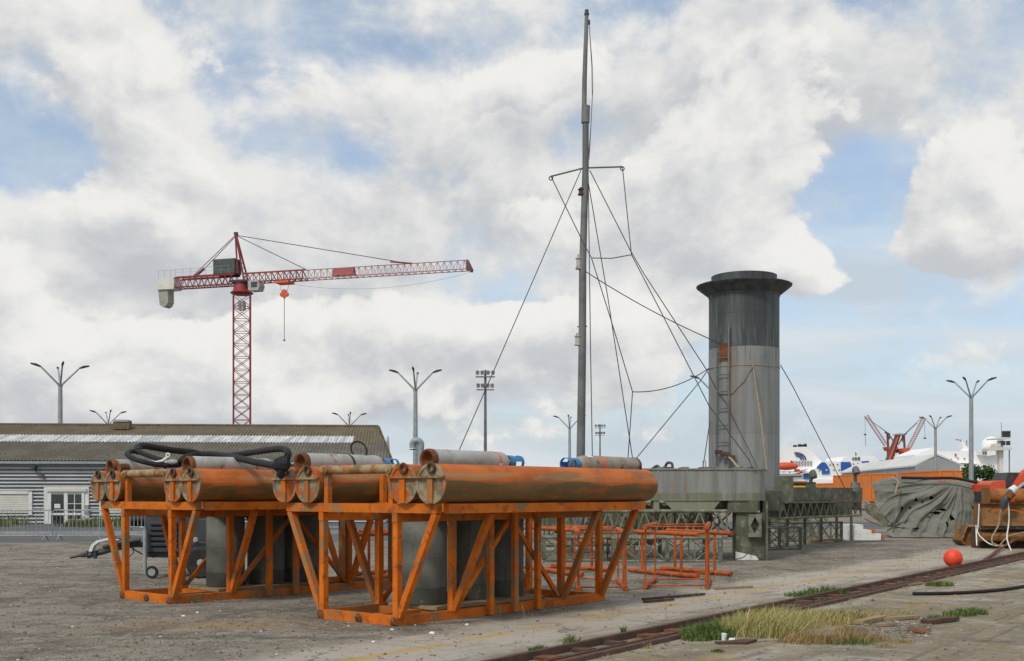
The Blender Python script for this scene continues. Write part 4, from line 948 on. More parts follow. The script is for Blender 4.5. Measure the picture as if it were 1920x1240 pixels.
# ---------------------------------------------------------------- long shed
SW = 44.0; ZE, ZR, RD = 3.30, 5.62, 8.6    # front length, eave and ridge height, depth to the ridge
shed = thing('shed', 'long low shed with grey ribbed siding, mossy corrugated roof and a pale skylight strip', 'shed', SH_O)
def sh(mb, name, mat, par=shed, smooth=None, fix=True): mb.off = SH_O; return mb.build(name, mat, par, smooth, fix)
# siding: lapped horizontal ribs, run along the front
pitch, prof = .182, []
zz = .12
while zz < ZE - .22:
    prof += [(-.07, zz), (-.115, zz + .015), (-.13, zz + .035), (-.09, zz + .105), (.05, zz + .110), (.05, zz + pitch - .002)]; zz += pitch
prof.append((.05, ZE - .08))
mb = MB(); n = len(prof)
mb.add([SP(0, p[0], p[1]) for p in prof] + [SP(SW, p[0], p[1]) for p in prof], [(i, i + 1, n + i + 1, n + i) for i in range(n - 1)])
sh(mb, 'front_wall', M['siding'], fix=False)
mb = MB(); mb.prism([SP(0, .03, .1), SP(0, 2 * RD, .1), SP(0, 2 * RD, ZE - .1), SP(0, RD, ZR - .55), SP(0, .03, ZE - .15)], su * -.10); sh(mb, 'gable_wall', M['siding'])
mb = MB(); mb.prism([SP(0.15, .12, .1), SP(SW, .12, .1), SP(SW, 2 * RD, .1), SP(.15, 2 * RD, .1)], (0, 0, ZE - .3)); sh(mb, 'core_wall', M['hall_grey'])
# roof: corrugated sheets, with a strip of translucent ones
def roof_strip(f0, f1, a0, a1, name, mat, lift=0):
    per = .177; segs = int((a1 - a0) / per * 6); rows = [f0 + (f1 - f0) * i / 3 for i in range(4)]
    vs, fs = [], []
    for f in rows:
        for i in range(segs + 1):
            a = a0 + (a1 - a0) * i / segs; h = .030 * math.cos(2 * math.pi * a / per)
            # the end of the roof is cut back towards the ridge
            aa = max(a, R0 + .97 * f)
            vs.append(SP(aa, -.35 + (RD + .35) * f, ZE + (ZR - ZE) * f + h + lift))
    for j in range(len(rows) - 1):
        for i in range(segs): fs.append((j * (segs + 1) + i, j * (segs + 1) + i + 1, (j + 1) * (segs + 1) + i + 1, (j + 1) * (segs + 1) + i))
    mb = MB(); mb.add(vs, fs); return sh(mb, name, mat, smooth=80, fix=False)
R0 = -.35
roof_strip(0, .50, R0, SW, 'roof', M['roof']); roof_strip(.69, 1, R0, SW, 'roof', M['moss_roof']); roof_strip(.50, .69, R0, 1.9, 'roof', M['moss_roof'])
roof_strip(.5001, .6899, 1.9, SW, 'skylight', M['skylight'], .004)
mb = MB(); mb.prism([SP(R0 + .97, RD, ZR), SP(SW, RD, ZR), SP(SW, 2 * RD, ZE), SP(R0, 2 * RD, ZE)], (0, 0, -.05)); sh(mb, 'rear_roof', M['roof'])
mb = MB(); mb.tube([SP(R0 + .97, RD, ZR + .03), SP(SW, RD, ZR + .03)], .07, 8); sh(mb, 'ridge_cap', M['moss_roof'], smooth=50)
mb = MB(); mb.prism([SP(R0, -.42, ZE - .16), SP(R0, -.34, ZE - .16), SP(R0, -.34, ZE - .04), SP(R0, -.42, ZE - .04)], -su * (SW - R0)); sh(mb, 'gutter', M['galv'])
mb = MB(); mb.prism([SP(R0 - .02, -.36, ZE - .10), SP(R0 + .95, RD, ZR - .10), SP(R0 + .95, RD, ZR + .06), SP(R0 - .02, -.36, ZE + .06)], su * .05); sh(mb, 'verge_board', M['roof'])
# ridge vent
def a_of(px, b=0):            # metres along the front for a column
    r = (px - 960) / 2150; o = SH_O + sv * b
    return (o.x - r * o.y) / (su.x - r * su.y)
av = a_of(230, RD - 1); mb = MB(); mb.prism([SP(av + .45, RD - 1.4, ZR - .30), SP(av - .45, RD - 1.4, ZR - .30), SP(av - .45, RD - .7, ZR - .2), SP(av + .45, RD - .7, ZR - .2)], (0, 0, .42)); rv = sh(mb, 'roof_vent', M['moss_roof'])
mb = MB(); mb.prism([SP(av + .38, RD - 1.45, ZR + .12), SP(av - .38, RD - 1.45, ZR + .12), SP(av - .38, RD - .6, ZR + .12), SP(av + .38, RD - .6, ZR + .12)], (0, 0, .12)); sh(mb, 'vent_cap', M['galv'], rv)
def fbox(name, px0, px1, py0, py1, b0, b1, mat, par=shed):
    a0, a1 = a_of(px0), a_of(px1); D = SP((a0 + a1) / 2, 0).y; z0, z1 = EYE + (925 - py1) / 2150 * D, EYE + (925 - py0) / 2150 * D
    mb = MB(); mb.prism([SP(a0, b0, z0), SP(a1, b0, z0), SP(a1, b1, z0), SP(a0, b1, z0)], (0, 0, z1 - z0)); return sh(mb, name, mat, par)
dr = fbox('door', 84, 168, 914, 994, -.16, .0, M['white_frame'])
fbox('door_glass', 98, 122, 927, 992, -.185, -.163, M['glass'], dr); fbox('door_glass', 129, 155, 927, 992, -.185, -.163, M['glass'], dr)
fbox('door_frame', 93, 98, 922, 996, -.20, -.163, M['white_frame'], dr); fbox('door_frame', 122, 129, 922, 996, -.20, -.163, M['white_frame'], dr); fbox('door_frame', 155, 160, 922, 996, -.20, -.163, M['white_frame'], dr)
fbox('door_lintel', 90, 164, 916, 922, -.26, -.163, M['shutter'], dr)
fbox('glazing_bar', 141, 142.5, 927, 992, -.195, -.187, M['white_frame'], dr)
for y in (944, 957, 974): fbox('glazing_bar', 129, 155, y, y + 1.2, -.205, -.197, M['white_frame'], dr)
fbox('door_rail', 98, 155, 962, 966, -.215, -.188, M['white_frame'], dr)
fbox('notice', 104, 115, 945, 953, -.19, -.187, M['paper'], dr)
s1 = fbox('roller_shutter', -40, 55, 927, 962, -.13, .0, M['shutter']); fbox('shutter_frame', 55.5, 62, 922, 966, -.17, .0, M['white_frame'], s1); fbox('shutter_lintel', -40, 55, 921, 926.5, -.19, .0, M['white_frame'], s1)
for k in range(7): fbox('shutter_slat', -40, 55, 931.5 + k * 4.4, 932.2 + k * 4.4, -.142, -.132, M['white_frame'], s1)
s2 = fbox('roller_shutter', 195, 235, 937, 962, -.13, .0, M['shutter']); fbox('shutter_frame', 188, 194.5, 933, 968, -.17, .0, M['white_frame'], s2)
wl = fbox('wall_lamp', 64, 71, 874, 880, -.45, -.12, M['dark_metal']); fbox('lamp_arm', 67, 68.5, 879, 884, -.18, -.08, M['dark_metal'], wl)
fbox('alarm_box', 80, 84, 890, 896, -.26, -.12, M['rust']); fbox('meter_box', 160.5, 168, 947, 962, -.27, -.163, M['hall_grey'])
fbox('wall_panel', -60, 82, 967, 985, -.10, -.078, M['white_frame']) if False else None

# verge grass at the foot of the shed
def grass_mat(name, c1, c2, c3):
    m, nt, b = base_mat(name, .75, 0, .25); g = nt.nodes.new('ShaderNodeNewGeometry'); r = X(nt, g.outputs['Random Per Island'])
    c = mixc(nt, r.ss(0, .8), c1, c2); c = mixc(nt, r.ss(.8, .95), c, c3); nt.links.new(c.s, b.inputs['Base Color'])
    b.inputs['Subsurface Weight'].default_value = 0; return m
M['grass'] = grass_mat('green_grass', (.055, .105, .022), (.095, .155, .035), (.20, .19, .07))
M['straw'] = grass_mat('dry_grass', (.40, .35, .14), (.27, .28, .09), (.62, .50, .27))
M['mixed'] = grass_mat('half_dry_grass', (.26, .24, .085), (.40, .30, .13), (.15, .19, .05))
M['brown'] = grass_mat('brown_grass', (.34, .22, .10), (.27, .19, .08), (.16, .18, .06))
def blades(mb, c, n, rx, ry, h, w=.006, lean=.35, rnd=random, wind=(0, 0)):
    c = Vector(c)
    for _ in range(n):
        a = rnd.random() * 6.283; q = rnd.random() ** .6
        p = c + V(math.cos(a) * rx * q, math.sin(a) * ry * q, 0)
        hh = h * (.45 + .65 * rnd.random()) * (1 - .45 * q); t = rnd.random() * 6.283; l = lean * hh * (.3 + rnd.random())
        d = V(math.cos(t) * l + wind[0] * hh, math.sin(t) * l + wind[1] * hh, 0); s = V(rnd.uniform(-1, 1), rnd.uniform(-.5, .5), 0).normalized() * w * (.7 + .6 * rnd.random())
        m1 = p + d * .35 + V(0, 0, hh * .55); tip = p + d * 1.1 + V(0, 0, hh)
        mb.add([p - s, p + s, m1 + s * .75, m1 - s * .75, tip], [(0, 1, 2, 3), (3, 2, 4)])
rnd = random.Random(2)
mb = MB()
for k in range(60):
    a = a_of(-60 + 400 * rnd.random()); px = None
    p = SP(a, -1.6 - 4.5 * rnd.random(), .10)
    if abs(a - a_of(126)) < 1.7 and rnd.random() < .95: continue
    blades(mb, p, 60, 1.0, .8, rnd.choice([.3, .45, .6, .75]), .03, .5, rnd)
M['verge'] = grass_mat('verge_grass', (.075, .105, .035), (.12, .14, .05), (.26, .23, .10))
o = mb.build('verge_grass', M['verge'], None, None, False); o['kind'] = 'stuff'

# ---------------------------------------------------------------- crowd barriers and parked car
def barrier():
    root = thing('crowd_barrier', 'x', 'barrier', group='steel crowd barriers along the road')
    m = M['galv']; w, h0, h1 = 2.4, .16, 1.05
    pts = [V(0, 0, h0), V(w, 0, h0), V(w, 0, h1 - .08), V(w - .08, 0, h1), V(.08, 0, h1), V(0, 0, h1 - .08)]
    MB().tube(pts, .021, 8, closed=True).build('frame', m, root, 50)
    for i in range(1, 17): MB().tube([V(w * i / 17, 0, h0 + .015), V(w * i / 17, 0, h1 - .015)], .008, 5).build('bar', m, root)
    for x in (.25, w - .25): MB().tube([V(x, -.32, .012), V(x, -.05, .14), V(x, .05, .14), V(x, .32, .012)], .02, 6).build('foot', m, root, 40)
    return root
b0 = barrier(); bx = a0 = None
labs = ['steel crowd barrier in front of the cream roller shutter', 'steel crowd barrier in front of the glazed shed door', 'steel crowd barrier behind the trailer drawbar', 'steel crowd barrier in front of the dark parked car',
        'steel crowd barrier beside the shutter, cut by the edge of view', 'steel crowd barrier seen between the posts of the front float frame']
for i, px in enumerate((-33, 98, 228, 0, -163, 560)):
    if i == 3: continue
    b = b0 if i == 0 else copy_tree(b0); b['label'] = labs[i]; D = 40.0 + .25 * i if i < 5 else 50
    b.location = ((px - 960) / 2150 * D, D, .006); b.rotation_euler.z = R(3 if i < 5 else -4)
b = copy_tree(b0); b['label'] = labs[3]; b.location = ((232 - 960) / 2150 * 47, 47, .104); b.rotation_euler.z = R(2)

car = thing('parked_car', 'dark hatchback parked by the shed wall, rear with red lamp and plate showing', 'car', ((262 - 960) / 2150 * 52, 52, .10), R(8))
secs = [(-.0, .78, .30, .95, .62), (.05, .80, .26, 1.0, .66), (.5, .82, .24, 1.42, .60), (1.5, .84, .24, 1.47, .60), (2.4, .84, .24, 1.02, .72), (3.3, .82, .25, .92, .70), (3.8, .74, .30, .70, .62)]
vs, fs = [], []
for (y, w, zb, zt, wt) in secs: vs += [(-w, y, zb), (-w, y, .85 if zt > .9 else zt - .1), (-wt, y, zt), (wt, y, zt), (w, y, .85 if zt > .9 else zt - .1), (w, y, zb)]
for i in range(len(secs) - 1):
    for k in range(6): fs.append((i * 6 + k, i * 6 + (k + 1) % 6, i * 6 + 6 + (k + 1) % 6, i * 6 + 6 + k))
fs += [tuple(range(6)), tuple(36 + k for k in reversed(range(6)))]
MB().add(vs, fs).build('body', M['dark_metal'], car, 30)
MB().prism([(-.60, .04, 1.02), (.60, .04, 1.02), (.55, .44, 1.38), (-.55, .44, 1.38)], (0, -.025, .02)).build('rear_window', M['glass'], car)
for s in (-1, 1): MB().box(s * .70 - .10, s * .70 + .10, -.045, .03, .72, .98).build('tail_lamp', M['port_red'], car)
MB().box(-.26, .26, -.035, -.005, .62, .73).build('number_plate', M['paper'], car); MB().box(-.78, .78, -.07, -.002, .36, .54).build('bumper', M['dark_metal'], car)
for s in (-1, 1):
    for y in (.75, 3.05):
        w = MB().lathe([(.16, -.09), (.29, -.1), (.31, 0), (.29, .1), (.16, .09)], (s * .74, y, .31), (1, 0, 0), 18).build('wheel', M['rubber'], car, 40)
        MB().lathe([(.02, -.09), (.17, -.085), (.17, .085), (.02, .09)], (s * .745, y, .31), (1, 0, 0), 14).build('rim', M['galv'], w, 40)

# ---------------------------------------------------------------- street lamps, floodlight masts
def lamp_post():
    root = thing('street_lamp', 'x', 'street lamp', group='four-armed street lamps around the port')
    m = M['lamp_grey']
    MB().tube([V(0, 0, 0), V(0, 0, 4.5), V(0, 0, 8.55)], [.19, .165, .135], 12).build('pole', m, root, 50)
    for k in range(4):
        a = R(90 * k); c, s = math.cos(a), math.sin(a)
        q = lambda r, z: V(c * r, s * r, z)
        MB().tube([q(.02, 8.45), q(.14, 8.72), q(1.13, 9.75), q(1.22, 9.83)], [.075, .065, .05, .05], 8).build('arm', m, root, 50)
        h = MB(); h.tube([q(1.17, 9.79), q(1.45, 9.90), q(1.78, 9.97)], [.055, .085, .05], 8); h.build('lamp_head', M['dark_metal'], root, 50)
    MB().lathe([(.30, 0), (.30, .03), (.22, .05), (.22, .4), (.18, .42)], (0, 0, 0), n=14).build('base', m, root, 40)
    return root
l0 = lamp_post()
LP = [(113, 684, 6, 'tall four-armed street lamp behind the shed roof, nearest the shed end away from the crane'), (203, 771, 9, 'small four-armed street lamp just above the shed ridge by the roof vent'),
      (655, 775, 4, 'small four-armed street lamp above the shed ridge near its roof end'), (779, 694, -6, 'tall grey four-armed street lamp beside the bent exhaust pipe'),
      (1068, 780, -5, 'small four-armed street lamp close behind the tall mast'), (1342, 704, -4, 'four-armed street lamp hidden behind the funnel, one arm showing'),
      (1821, 711, -18, 'tall four-armed street lamp in front of the round green tree'), (1754, 781, -20, 'four-armed street lamp in front of the grey hall gable')]
for i, (px, py, rz, lab) in enumerate(LP):
    l = l0 if i == 0 else copy_tree(l0); l['label'] = lab; D = (9.97 - EYE) * 2150 / (925 - py)
    l.location = ((px - 960) / 2150 * D, D, 0); l.rotation_euler.z = R(rz) - math.atan2(l.location.x, D)
def flood():
    root = thing('floodlight_mast', 'tall floodlight mast with two tiers of lamps between the crane jib and the mast', 'floodlight', group='floodlight masts')
    MB().tube([V(0, 0, 0), V(0, 0, 15)], [.22, .12], 10).build('pole', M['mast'], root, 50)
    for zc, w in ((13.1, .95), (14.5, 1.05)):
        f = MB(); f.box(-w, w, -.5, .5, zc - .26, zc - .20); f.build('platform', M['lamp_grey'], root)
        MB().tube([V(-w, -.5, zc + .25), V(w, -.5, zc + .25), V(w, .5, zc + .25), V(-w, .5, zc + .25)], .025, 5, closed=True).build('railing', M['galv'], root)
        for x in (-w * .8, -w * .3, w * .3, w * .8):
            MB().box(x - .17, x + .17, -.62, -.40, zc - .05, zc + .38).build('lamp', M['mast'], root)
    return root
f0 = flood(); D = 13.3 * 2150 / 230; f0.location = ((910 - 960) / 2150 * D, D, 0)
f1 = copy_tree(f0); f1['label'] = 'small distant floodlight mast beside the vertical stay of the tall mast'; D = 13.3 * 2150 / 129; f1.location = ((1125 - 960) / 2150 * D, D, 0)
ex = thing('exhaust_pipe', 'grey bent exhaust pipe rising beside the tall street lamp', 'pipe', P(788, 980, 52))
MB(ex.location).tube([P(789, 985, 52), P(789, 838, 52)] + arc(P(781.5, 834, 52), .19, 0, math.pi * .95, 8, (1, 0, 0), (0, -.2, 1)) + [P(774, 840, 52)], .155, 14).build('pipe_run', M['lamp_grey'], ex, 50)
MB(ex.location).box(ex.location.x - .5, ex.location.x + .5, 51.6, 52.4, .11, 1.2).build('plinth', M['kerb'], ex)
MB(ex.location).tube(arc(P(774.5, 843, 52), .15, 0, 5.9, 12, (1, 0, 0), (0, 1, 0)), .02, 6, closed=True).build('mouth_ring', M['rust_dk'], ex)

# ---------------------------------------------------------------- tower crane
CD = 130.0; cx = (453.5 - 960) / 2150 * CD
def cz(y): return EYE + (925 - y) / 2150 * CD
K = 2150 / CD
crane = thing('tower_crane', 'red lattice tower crane with white counterweight and red hook block', 'tower crane', (cx, CD, 0), R(-17))
def cr(mb, name, mat, par=crane, sm=None): return mb.build(name, mat, par, sm)
def lbeam(mb, a, b, h, w, n, r, rb, tri=False, up=V(0, 0, 1)):
    a, b = Vector(a), Vector(b); d = (b - a); side = d.cross(up).normalized() * w / 2; U = up * h
    lo = [-side, side]; hi = [U] if tri else [U - side, U + side]
    for q in lo + hi: mb.tube([a + q, b + q], r, 5)
    for s_ in (0, 1):
        hq = hi[0] if tri else hi[s_]
        for k in range(n):
            p0, p1 = a + d * k / n, a + d * (k + 1) / n; pm = (p0 + p1) / 2
            mb.tube([p0 + lo[s_], pm + hq], rb, 4); mb.tube([pm + hq, p1 + lo[s_]], rb, 4)
    for k in range(n + 1): p0 = a + d * k / n; mb.tube([p0 + lo[0], p0 + lo[1]], rb, 4)
# tower: square lattice, X braced, stands square to the view direction
tw = 1.86
mb = MB(); q = tw / 2; zt = cz(553); rot = Matrix.Rotation(R(17 + 14), 3, 'Z')
cn = [rot @ V(sx * q, sy * q, 0) for sx, sy in ((-1, -1), (1, -1), (1, 1), (-1, 1))]
for c in cn: mb.tube([c, c + V(0, 0, zt)], .10, 6)
nt_ = 17
for k in range(nt_):
    z0, z1 = zt * k / nt_, zt * (k + 1) / nt_
    for i in range(4):
        a, b = cn[i], cn[(i + 1) % 4]
        mb.tube([a + V(0, 0, z0), b + V(0, 0, z1)], .045, 4); mb.tube([b + V(0, 0, z0), a + V(0, 0, z0)], .04, 4)
        if i % 2 == 0: mb.tube([b + V(0, 0, z0), a + V(0, 0, z1)], .035, 4)
cr(mb, 'tower_lattice', M['red_crane'])
cr(MB().box(-.35, .35, -.3, .3, cz(582), cz(566)), 'lift_cage', M['gas_grey'])
cr(MB().lathe([(1.05, cz(553)), (1.32, cz(550)), (.98, cz(545)), (.88, cz(535)), (.95, cz(533)), (.8, cz(531))], (0, 0, 0), n=20), 'slewing_ring', M['red_crane'], sm=35)
cr(MB().box(-1.0, 1.0, -.9, .9, cz(531), cz(527)), 'turntable', M['dark_metal'])
jz0, jz1 = cz(531), cz(514.5)
cr(MB().tube([V(.6, .5, jz0), V(-.75, 0, cz(438))], .11, 6), 'apex_leg', M['red_crane']); cr(MB().tube([V(.6, -.5, jz0), V(-.75, 0, cz(438))], .11, 6), 'apex_leg', M['red_crane'])
cr(MB().tube([V(-.2, .6, jz1), V(-.8, .05, cz(440))], .10, 6), 'apex_leg', M['red_crane']); cr(MB().tube([V(-.2, -.6, jz1), V(-.8, -.05, cz(440))], .10, 6), 'apex_leg', M['red_crane'])
mb = MB()
for k in range(10): t = k / 10; mb.tube([V(.6 - 1.35 * t, .5 * (1 - t), jz0 + (cz(438) - jz0) * t), V(.6 - 1.35 * t, -.5 * (1 - t), jz0 + (cz(438) - jz0) * t)], .05, 4)
cr(mb, 'apex_lattice', M['red_crane'])
cr(MB().box(-.95, -.55, -.15, .15, cz(440), cz(435)), 'apex_pulley', M['dark_metal'])
mb = MB(); lbeam(mb, V(.3, 0, jz0 - .05), V(27.1, 0, jz0 - .05), 1.05, 1.2, 35, .05, .025, True); cr(mb, 'jib_lattice', M['pink_steel'])
mb = MB(); lbeam(mb, V(.3, 0, jz0 - .04), V(8, 0, jz0 - .04), 1.12, 1.3, 10, .075, .045, True); cr(mb, 'jib_root_lattice', M['red_crane'])
cr(MB().prism([(11.4, -.5, jz0 + .12), (11.4, .5, jz0 + .12), (11.4, .08, jz0 + 1.02), (11.4, -.08, jz0 + 1.02)], (2.55, 0, 0)), 'jib_panel', M['red_crane'])
cr(MB().prism([(26.95, -.1, jz0 + 1.0), (27.08, -.1, jz0 + 1.05), (27.7, -.3, jz0 - .1), (27.55, -.3, jz0 - .35), (27.0, -.3, jz0 - .1)], (0, .5, 0)), 'jib_tip', M['brown_steel'])
# counter jib
mb = MB(); lbeam(mb, V(-.6, 0, jz0 - .15), V(-8.3, 0, jz0 - .15), 1.05, 1.3, 10, .085, .04); cr(mb, 'counter_jib_lattice', M['red_crane'])
mb = MB()
for s in (-1, 1): mb.beam((-.6, s * .66, jz0 + .95), (-8.2, s * .66, jz0 + .95), .08, .22)
cr(mb, 'walkway', M['red_crane'])
mb = MB()
for k in range(8): x = -1.2 - k; mb.tube([V(x, -.75, jz0 + 1.05), V(x, -.75, jz0 + 1.95)], .02, 4)
mb.tube([V(-1.2, -.75, jz0 + 1.95), V(-10.4, -.75, jz0 + 1.8)], .02, 4); mb.tube([V(-1.2, -.75, jz0 + 1.5), V(-8.2, -.75, jz0 + 1.5)], .015, 4)
for x in (-8.8, -9.6, -10.4): mb.tube([V(x, -.75, jz0 + .9), V(x, -.75, jz0 + 1.85)], .02, 4)
cr(mb, 'railing', M['lamp_grey'])
mb = MB(); mb.prism([(-8.35, -.8, jz0 - .35), (-10.6, -.8, jz0 - .35), (-10.75, -.8, jz0 - .1), (-10.3, -.8, jz0 + 1.0), (-8.35, -.8, jz0 + 1.0)], (0, 1.6, 0)); cr(mb, 'counterweight', M['cw_white'])
mb = MB(); mb.prism([(-9.25, -.6, jz0 - .36), (-10.55, -.6, jz0 - .36), (-10.35, -.6, jz0 - 2.1), (-9.9, -.6, jz0 - 2.35), (-9.5, -.6, jz0 - 2.2), (-9.25, -.6, jz0 - 1.8)], (0, 1.2, 0)); cr(mb, 'counterweight', M['cw_grey'])
cr(MB().box(-3.25, -.5, -.75, .75, jz0 + 1.07, jz0 + 2.72), 'machinery_house', M['green_grey'])
cab = cr(MB().prism([(1.35, -1.0, jz0 - .95), (1.5, -1.0, jz0 - 1.1), (2.6, -1.0, jz0 - 1.1), (2.8, -1.0, jz0 - .6), (2.65, -1.0, jz0 + .0), (1.35, -1.0, jz0 + .0)], (0, 1.2, 0)), 'cab', M['gas_grey'])
cr(MB().box(1.75, 2.5, -1.02, -1.005, jz0 - .75, jz0 - .15), 'cab_window', M['glass'], cab)
cr(MB().box(.7, 1.35, -.4, .2, jz0 - .5, jz0 - .2), 'cab_bracket', M['red_crane'])
for y in (-.35, .35):
    cr(MB().tube([V(-.78, y * .3, cz(441)), V(-6.2, y, jz0 + 1.0)], .045, 5), 'pendant', M['brown_steel'])
cr(MB().tube([V(-4.9, 0, jz0 + 1.9), V(-6.2, 0, jz0 + 1.0)], .16, 5), 'pendant_fork', M['red_crane'])
cr(MB().tube([V(-.6, 0, cz(442)), V(8.1, 0, jz0 + 1.05)], .045, 5), 'pendant', M['brown_steel']); cr(MB().tube([V(-.6, 0, cz(441)), V(20.5, 0, jz0 + 1.0)], .045, 5), 'pendant', M['brown_steel'])
cr(MB().tube([V(18.2, 0, jz0 + 1.35), V(20.7, 0, jz0 + 1.02)], .10, 5), 'pendant_fork', M['red_crane'])
tro = cr(MB().box(4.55, 6.25, -.75, .75, jz0 - .38, jz0 - .12), 'trolley', M['port_red'])
hb = MB(); hb.lathe([(.10, -.15), (.26, -.12), (.26, .12), (.10, .15)], (5.1, 0, cz(557)), (0, 1, 0), 14); hb.lathe([(.10, -.15), (.26, -.12), (.26, .12), (.10, .15)], (5.62, 0, cz(557)), (0, 1, 0), 14); hb.lathe([(.10, -.17), (.30, -.13), (.30, .13), (.10, .17)], (5.36, 0, cz(552.5)), (0, 1, 0), 14); hb.box(5.24, 5.48, -.12, .12, cz(564), cz(553))
hk = cr(hb, 'hook_block', M['port_red'])
for a, b in ((4.75, 5.1), (6.0, 5.6)): cr(MB().tube([V(a, 0, jz0 - .3), V(b, 0, cz(556))], .018, 4), 'hoist_rope', M['wire'])
cr(MB().tube([V(5.36, 0, cz(563)), V(5.36, 0, cz(641))], .045, 6), 'load_chain', M['lamp_grey'], hk); cr(MB().box(5.27, 5.45, -.09, .09, cz(643), cz(640.5)), 'load_ring', M['dark_metal'], hk)
pts = [V(5.5 + 22 * t, 0, jz0 - .3 - 1.3 * 4 * t * (1 - t) * .9) for t in [i / 12 for i in range(13)]]
cr(MB().tube(pts, .014, 4), 'trolley_rope', M['wire'])

# ---------------------------------------------------------------- yard objects towards the right-hand side
bu = thing('mooring_buoy', 'bright orange round buoy lying on the concrete beside the crane rail', 'buoy', G(1787, 1064))
MB(bu.location).ico(bu.location + V(0, 0, .205), .205, 4).build('ball', M['buoy'], bu, 60)
MB(bu.location).lathe([(.045, 0), (.045, .03), (.03, .05)], bu.location + V(.17, -.06, .07), (.8, -.3, -.45), 14).build('neck', M['buoy'], bu, 40)
pk = thing('plank', 'weathered plank lying on the gravel before the lattice trestle', 'plank', G(1545, 1018))
a, b = G(1514, 1019), G(1576, 1016); MB(pk.location).beam(a + V(0, 0, .06), b + V(0, 0, .09), .22, .07).build('board', M['timber'], pk)
MB(pk.location).beam(a + V(.1, -.1, .02), a + V(.5, -.1, .02), .1, .04).build('cleat', M['timber'], pk)
fb = thing('foam_blocks', 'stepped white foam blocks beside the tarpaulin', 'foam blocks', G(1620, 1013.3)); FD = fb.location.y
def fx(x): return (x - 960) / 2150 * FD
def fz(y): return EYE + (925 - y) / 2150 * FD
MB(fb.location).box(fx(1590), fx(1652), FD, FD + .9, .005, fz(1001)).build('block', M['foam'], fb)
MB(fb.location).box(fx(1590), fx(1634), FD, FD + .9, fz(1000.8), fz(994)).build('block', M['foam'], fb)
MB(fb.location).box(fx(1590), fx(1619), FD + .03, FD + .9, fz(993.8), fz(984)).build('block', M['foam'], fb)
wb = thing('wooden_chock', 'orange-brown wooden chock on the step of the white foam blocks', 'chock', V(fx(1638), FD, fz(1000.8)))
MB(wb.location).prism([(fx(1634.5), FD + .1, fz(1000.7)), (fx(1644), FD + .1, fz(1000.7)), (fx(1642), FD + .1, fz(993.5)), (fx(1634.5), FD + .1, fz(992.5))], (0, .5, 0)).build('block', M['orange'], wb)
wb = thing('wooden_chock', 'orange-brown wooden chock on the ground at the end of the foam blocks', 'chock', V(fx(1656), FD, 0))
MB(wb.location).prism([(fx(1652.5), FD + .1, .0), (fx(1661), FD + .1, .0), (fx(1659), FD + .1, fz(1004)), (fx(1652.5), FD + .1, fz(1003))], (0, .5, 0)).build('block', M['orange'], wb)

from mathutils import noise as mnoise
# tarpaulin over a stack, with folds and torn holes
TD = 43.5
def tarp_mat():
    m, nt, b = base_mat('tarpaulin', .9, 0, .2); v, o = ocoord(nt, False)
    c = mixc(nt, noise(nt, v, .8, 6, .62, .4).ss(.36, .66), (.205, .203, .172), (.140, .142, .120)); c = mixc(nt, noise(nt, v, 2.4, 6, .65, .4).ss(.55, .68) * .5, c, (.29, .285, .25))
    nt.links.new(c.s, b.inputs['Base Color']); bump(nt, b, noise(nt, v, 9, 5, .6), .3, .03); return m
M['tarp'] = tarp_mat()
tx0, tx1 = 13.75, 17.75
tarp = thing('tarpaulin', 'grey-green tarpaulin with torn holes draped over a long stack', 'tarpaulin', V((tx0 + tx1) / 2, TD, 0))
def top_z(s): return 2.10 + .08 * math.sin(s * 5) - .12 * max(0, s - .75) * 4 * .5 - .25 * max(0, .12 - s) * 4
def tarp_fn(s, t):
    # s across, t from top (0) to the ground (1)
    x = tx0 + (tx1 - tx0) * s; zt = top_z(s); zz = zt * (1 - t) + .03 * t
    ax, at = .80, -.05                       # folds run out of the pulled corner near the top
    ang = math.atan2(t - at + .02, (ax - s) * 1.6); rad = math.hypot((ax - s) * 1.6, t - at)
    nz = lambda a, b, c: mnoise.noise(V(a, b, c))
    wob = nz(s * 2.2, t * 2.2, 4.0) * .35
    r1 = 1 - min(1, abs(nz(ang * 3.6 + wob, rad * .9, 1.0)) * 2.6); r2 = 1 - min(1, abs(nz(ang * 8.5 + wob * 2, rad * 1.8, 7.0)) * 2.6)
    f = (.14 * r1 ** 1.3 + .07 * r2 ** 1.1) * min(1, rad * 1.8) + .10 * nz(s * 3, t * 2.5, 2.0) + .035 * nz(s * 9, t * 9, 3.0)
    f += .09 * (1 - min(1, abs(nz(s * 13, t * 3 + s * 4, 9.0)) * 3)) * max(0, t - .72) / .28
    g2 = math.hypot((s - .12) * 1.4, t - .82); a2 = math.atan2(t - .82, (s - .12) * 1.4)
    f += .06 * math.sin(a2 * 9 + 1) * math.exp(-g2 * 2.0) - .30 * math.exp(-(g2 / .22) ** 2)
    y = TD - .45 - .5 * t ** 1.5 - f + .5 * max(0, .1 - t) * 4
    if t > .93: y -= .25 * (t - .93) / .07 * (1 + .5 * math.sin(s * 31))
    side = max(0, s - .90) / .10; x += .45 * side * t * side; y += .5 * side * side * (1 - t)
    l = max(0, .14 - s) / .14; x += -.10 * l + .35 * l * t; y += .5 * l * (1 - t)
    return V(x, y, zz)
holes = [(.33, .36, .018, .030), (.40, .40, .012, .020), (.20, .52, .015, .045), (.29, .50, .014, .018), (.52, .58, .055, .022), (.58, .52, .035, .02), (.45, .66, .020, .012), (.655, .66, .016, .05), (.60, .78, .013, .05), (.31, .86, .03, .016), (.86, .46, .010, .05), (.865, .68, .010, .035), (.92, .48, .009, .02), (.90, .60, .010, .025), (.48, .32, .028, .028), (.88, .78, .01, .04)]
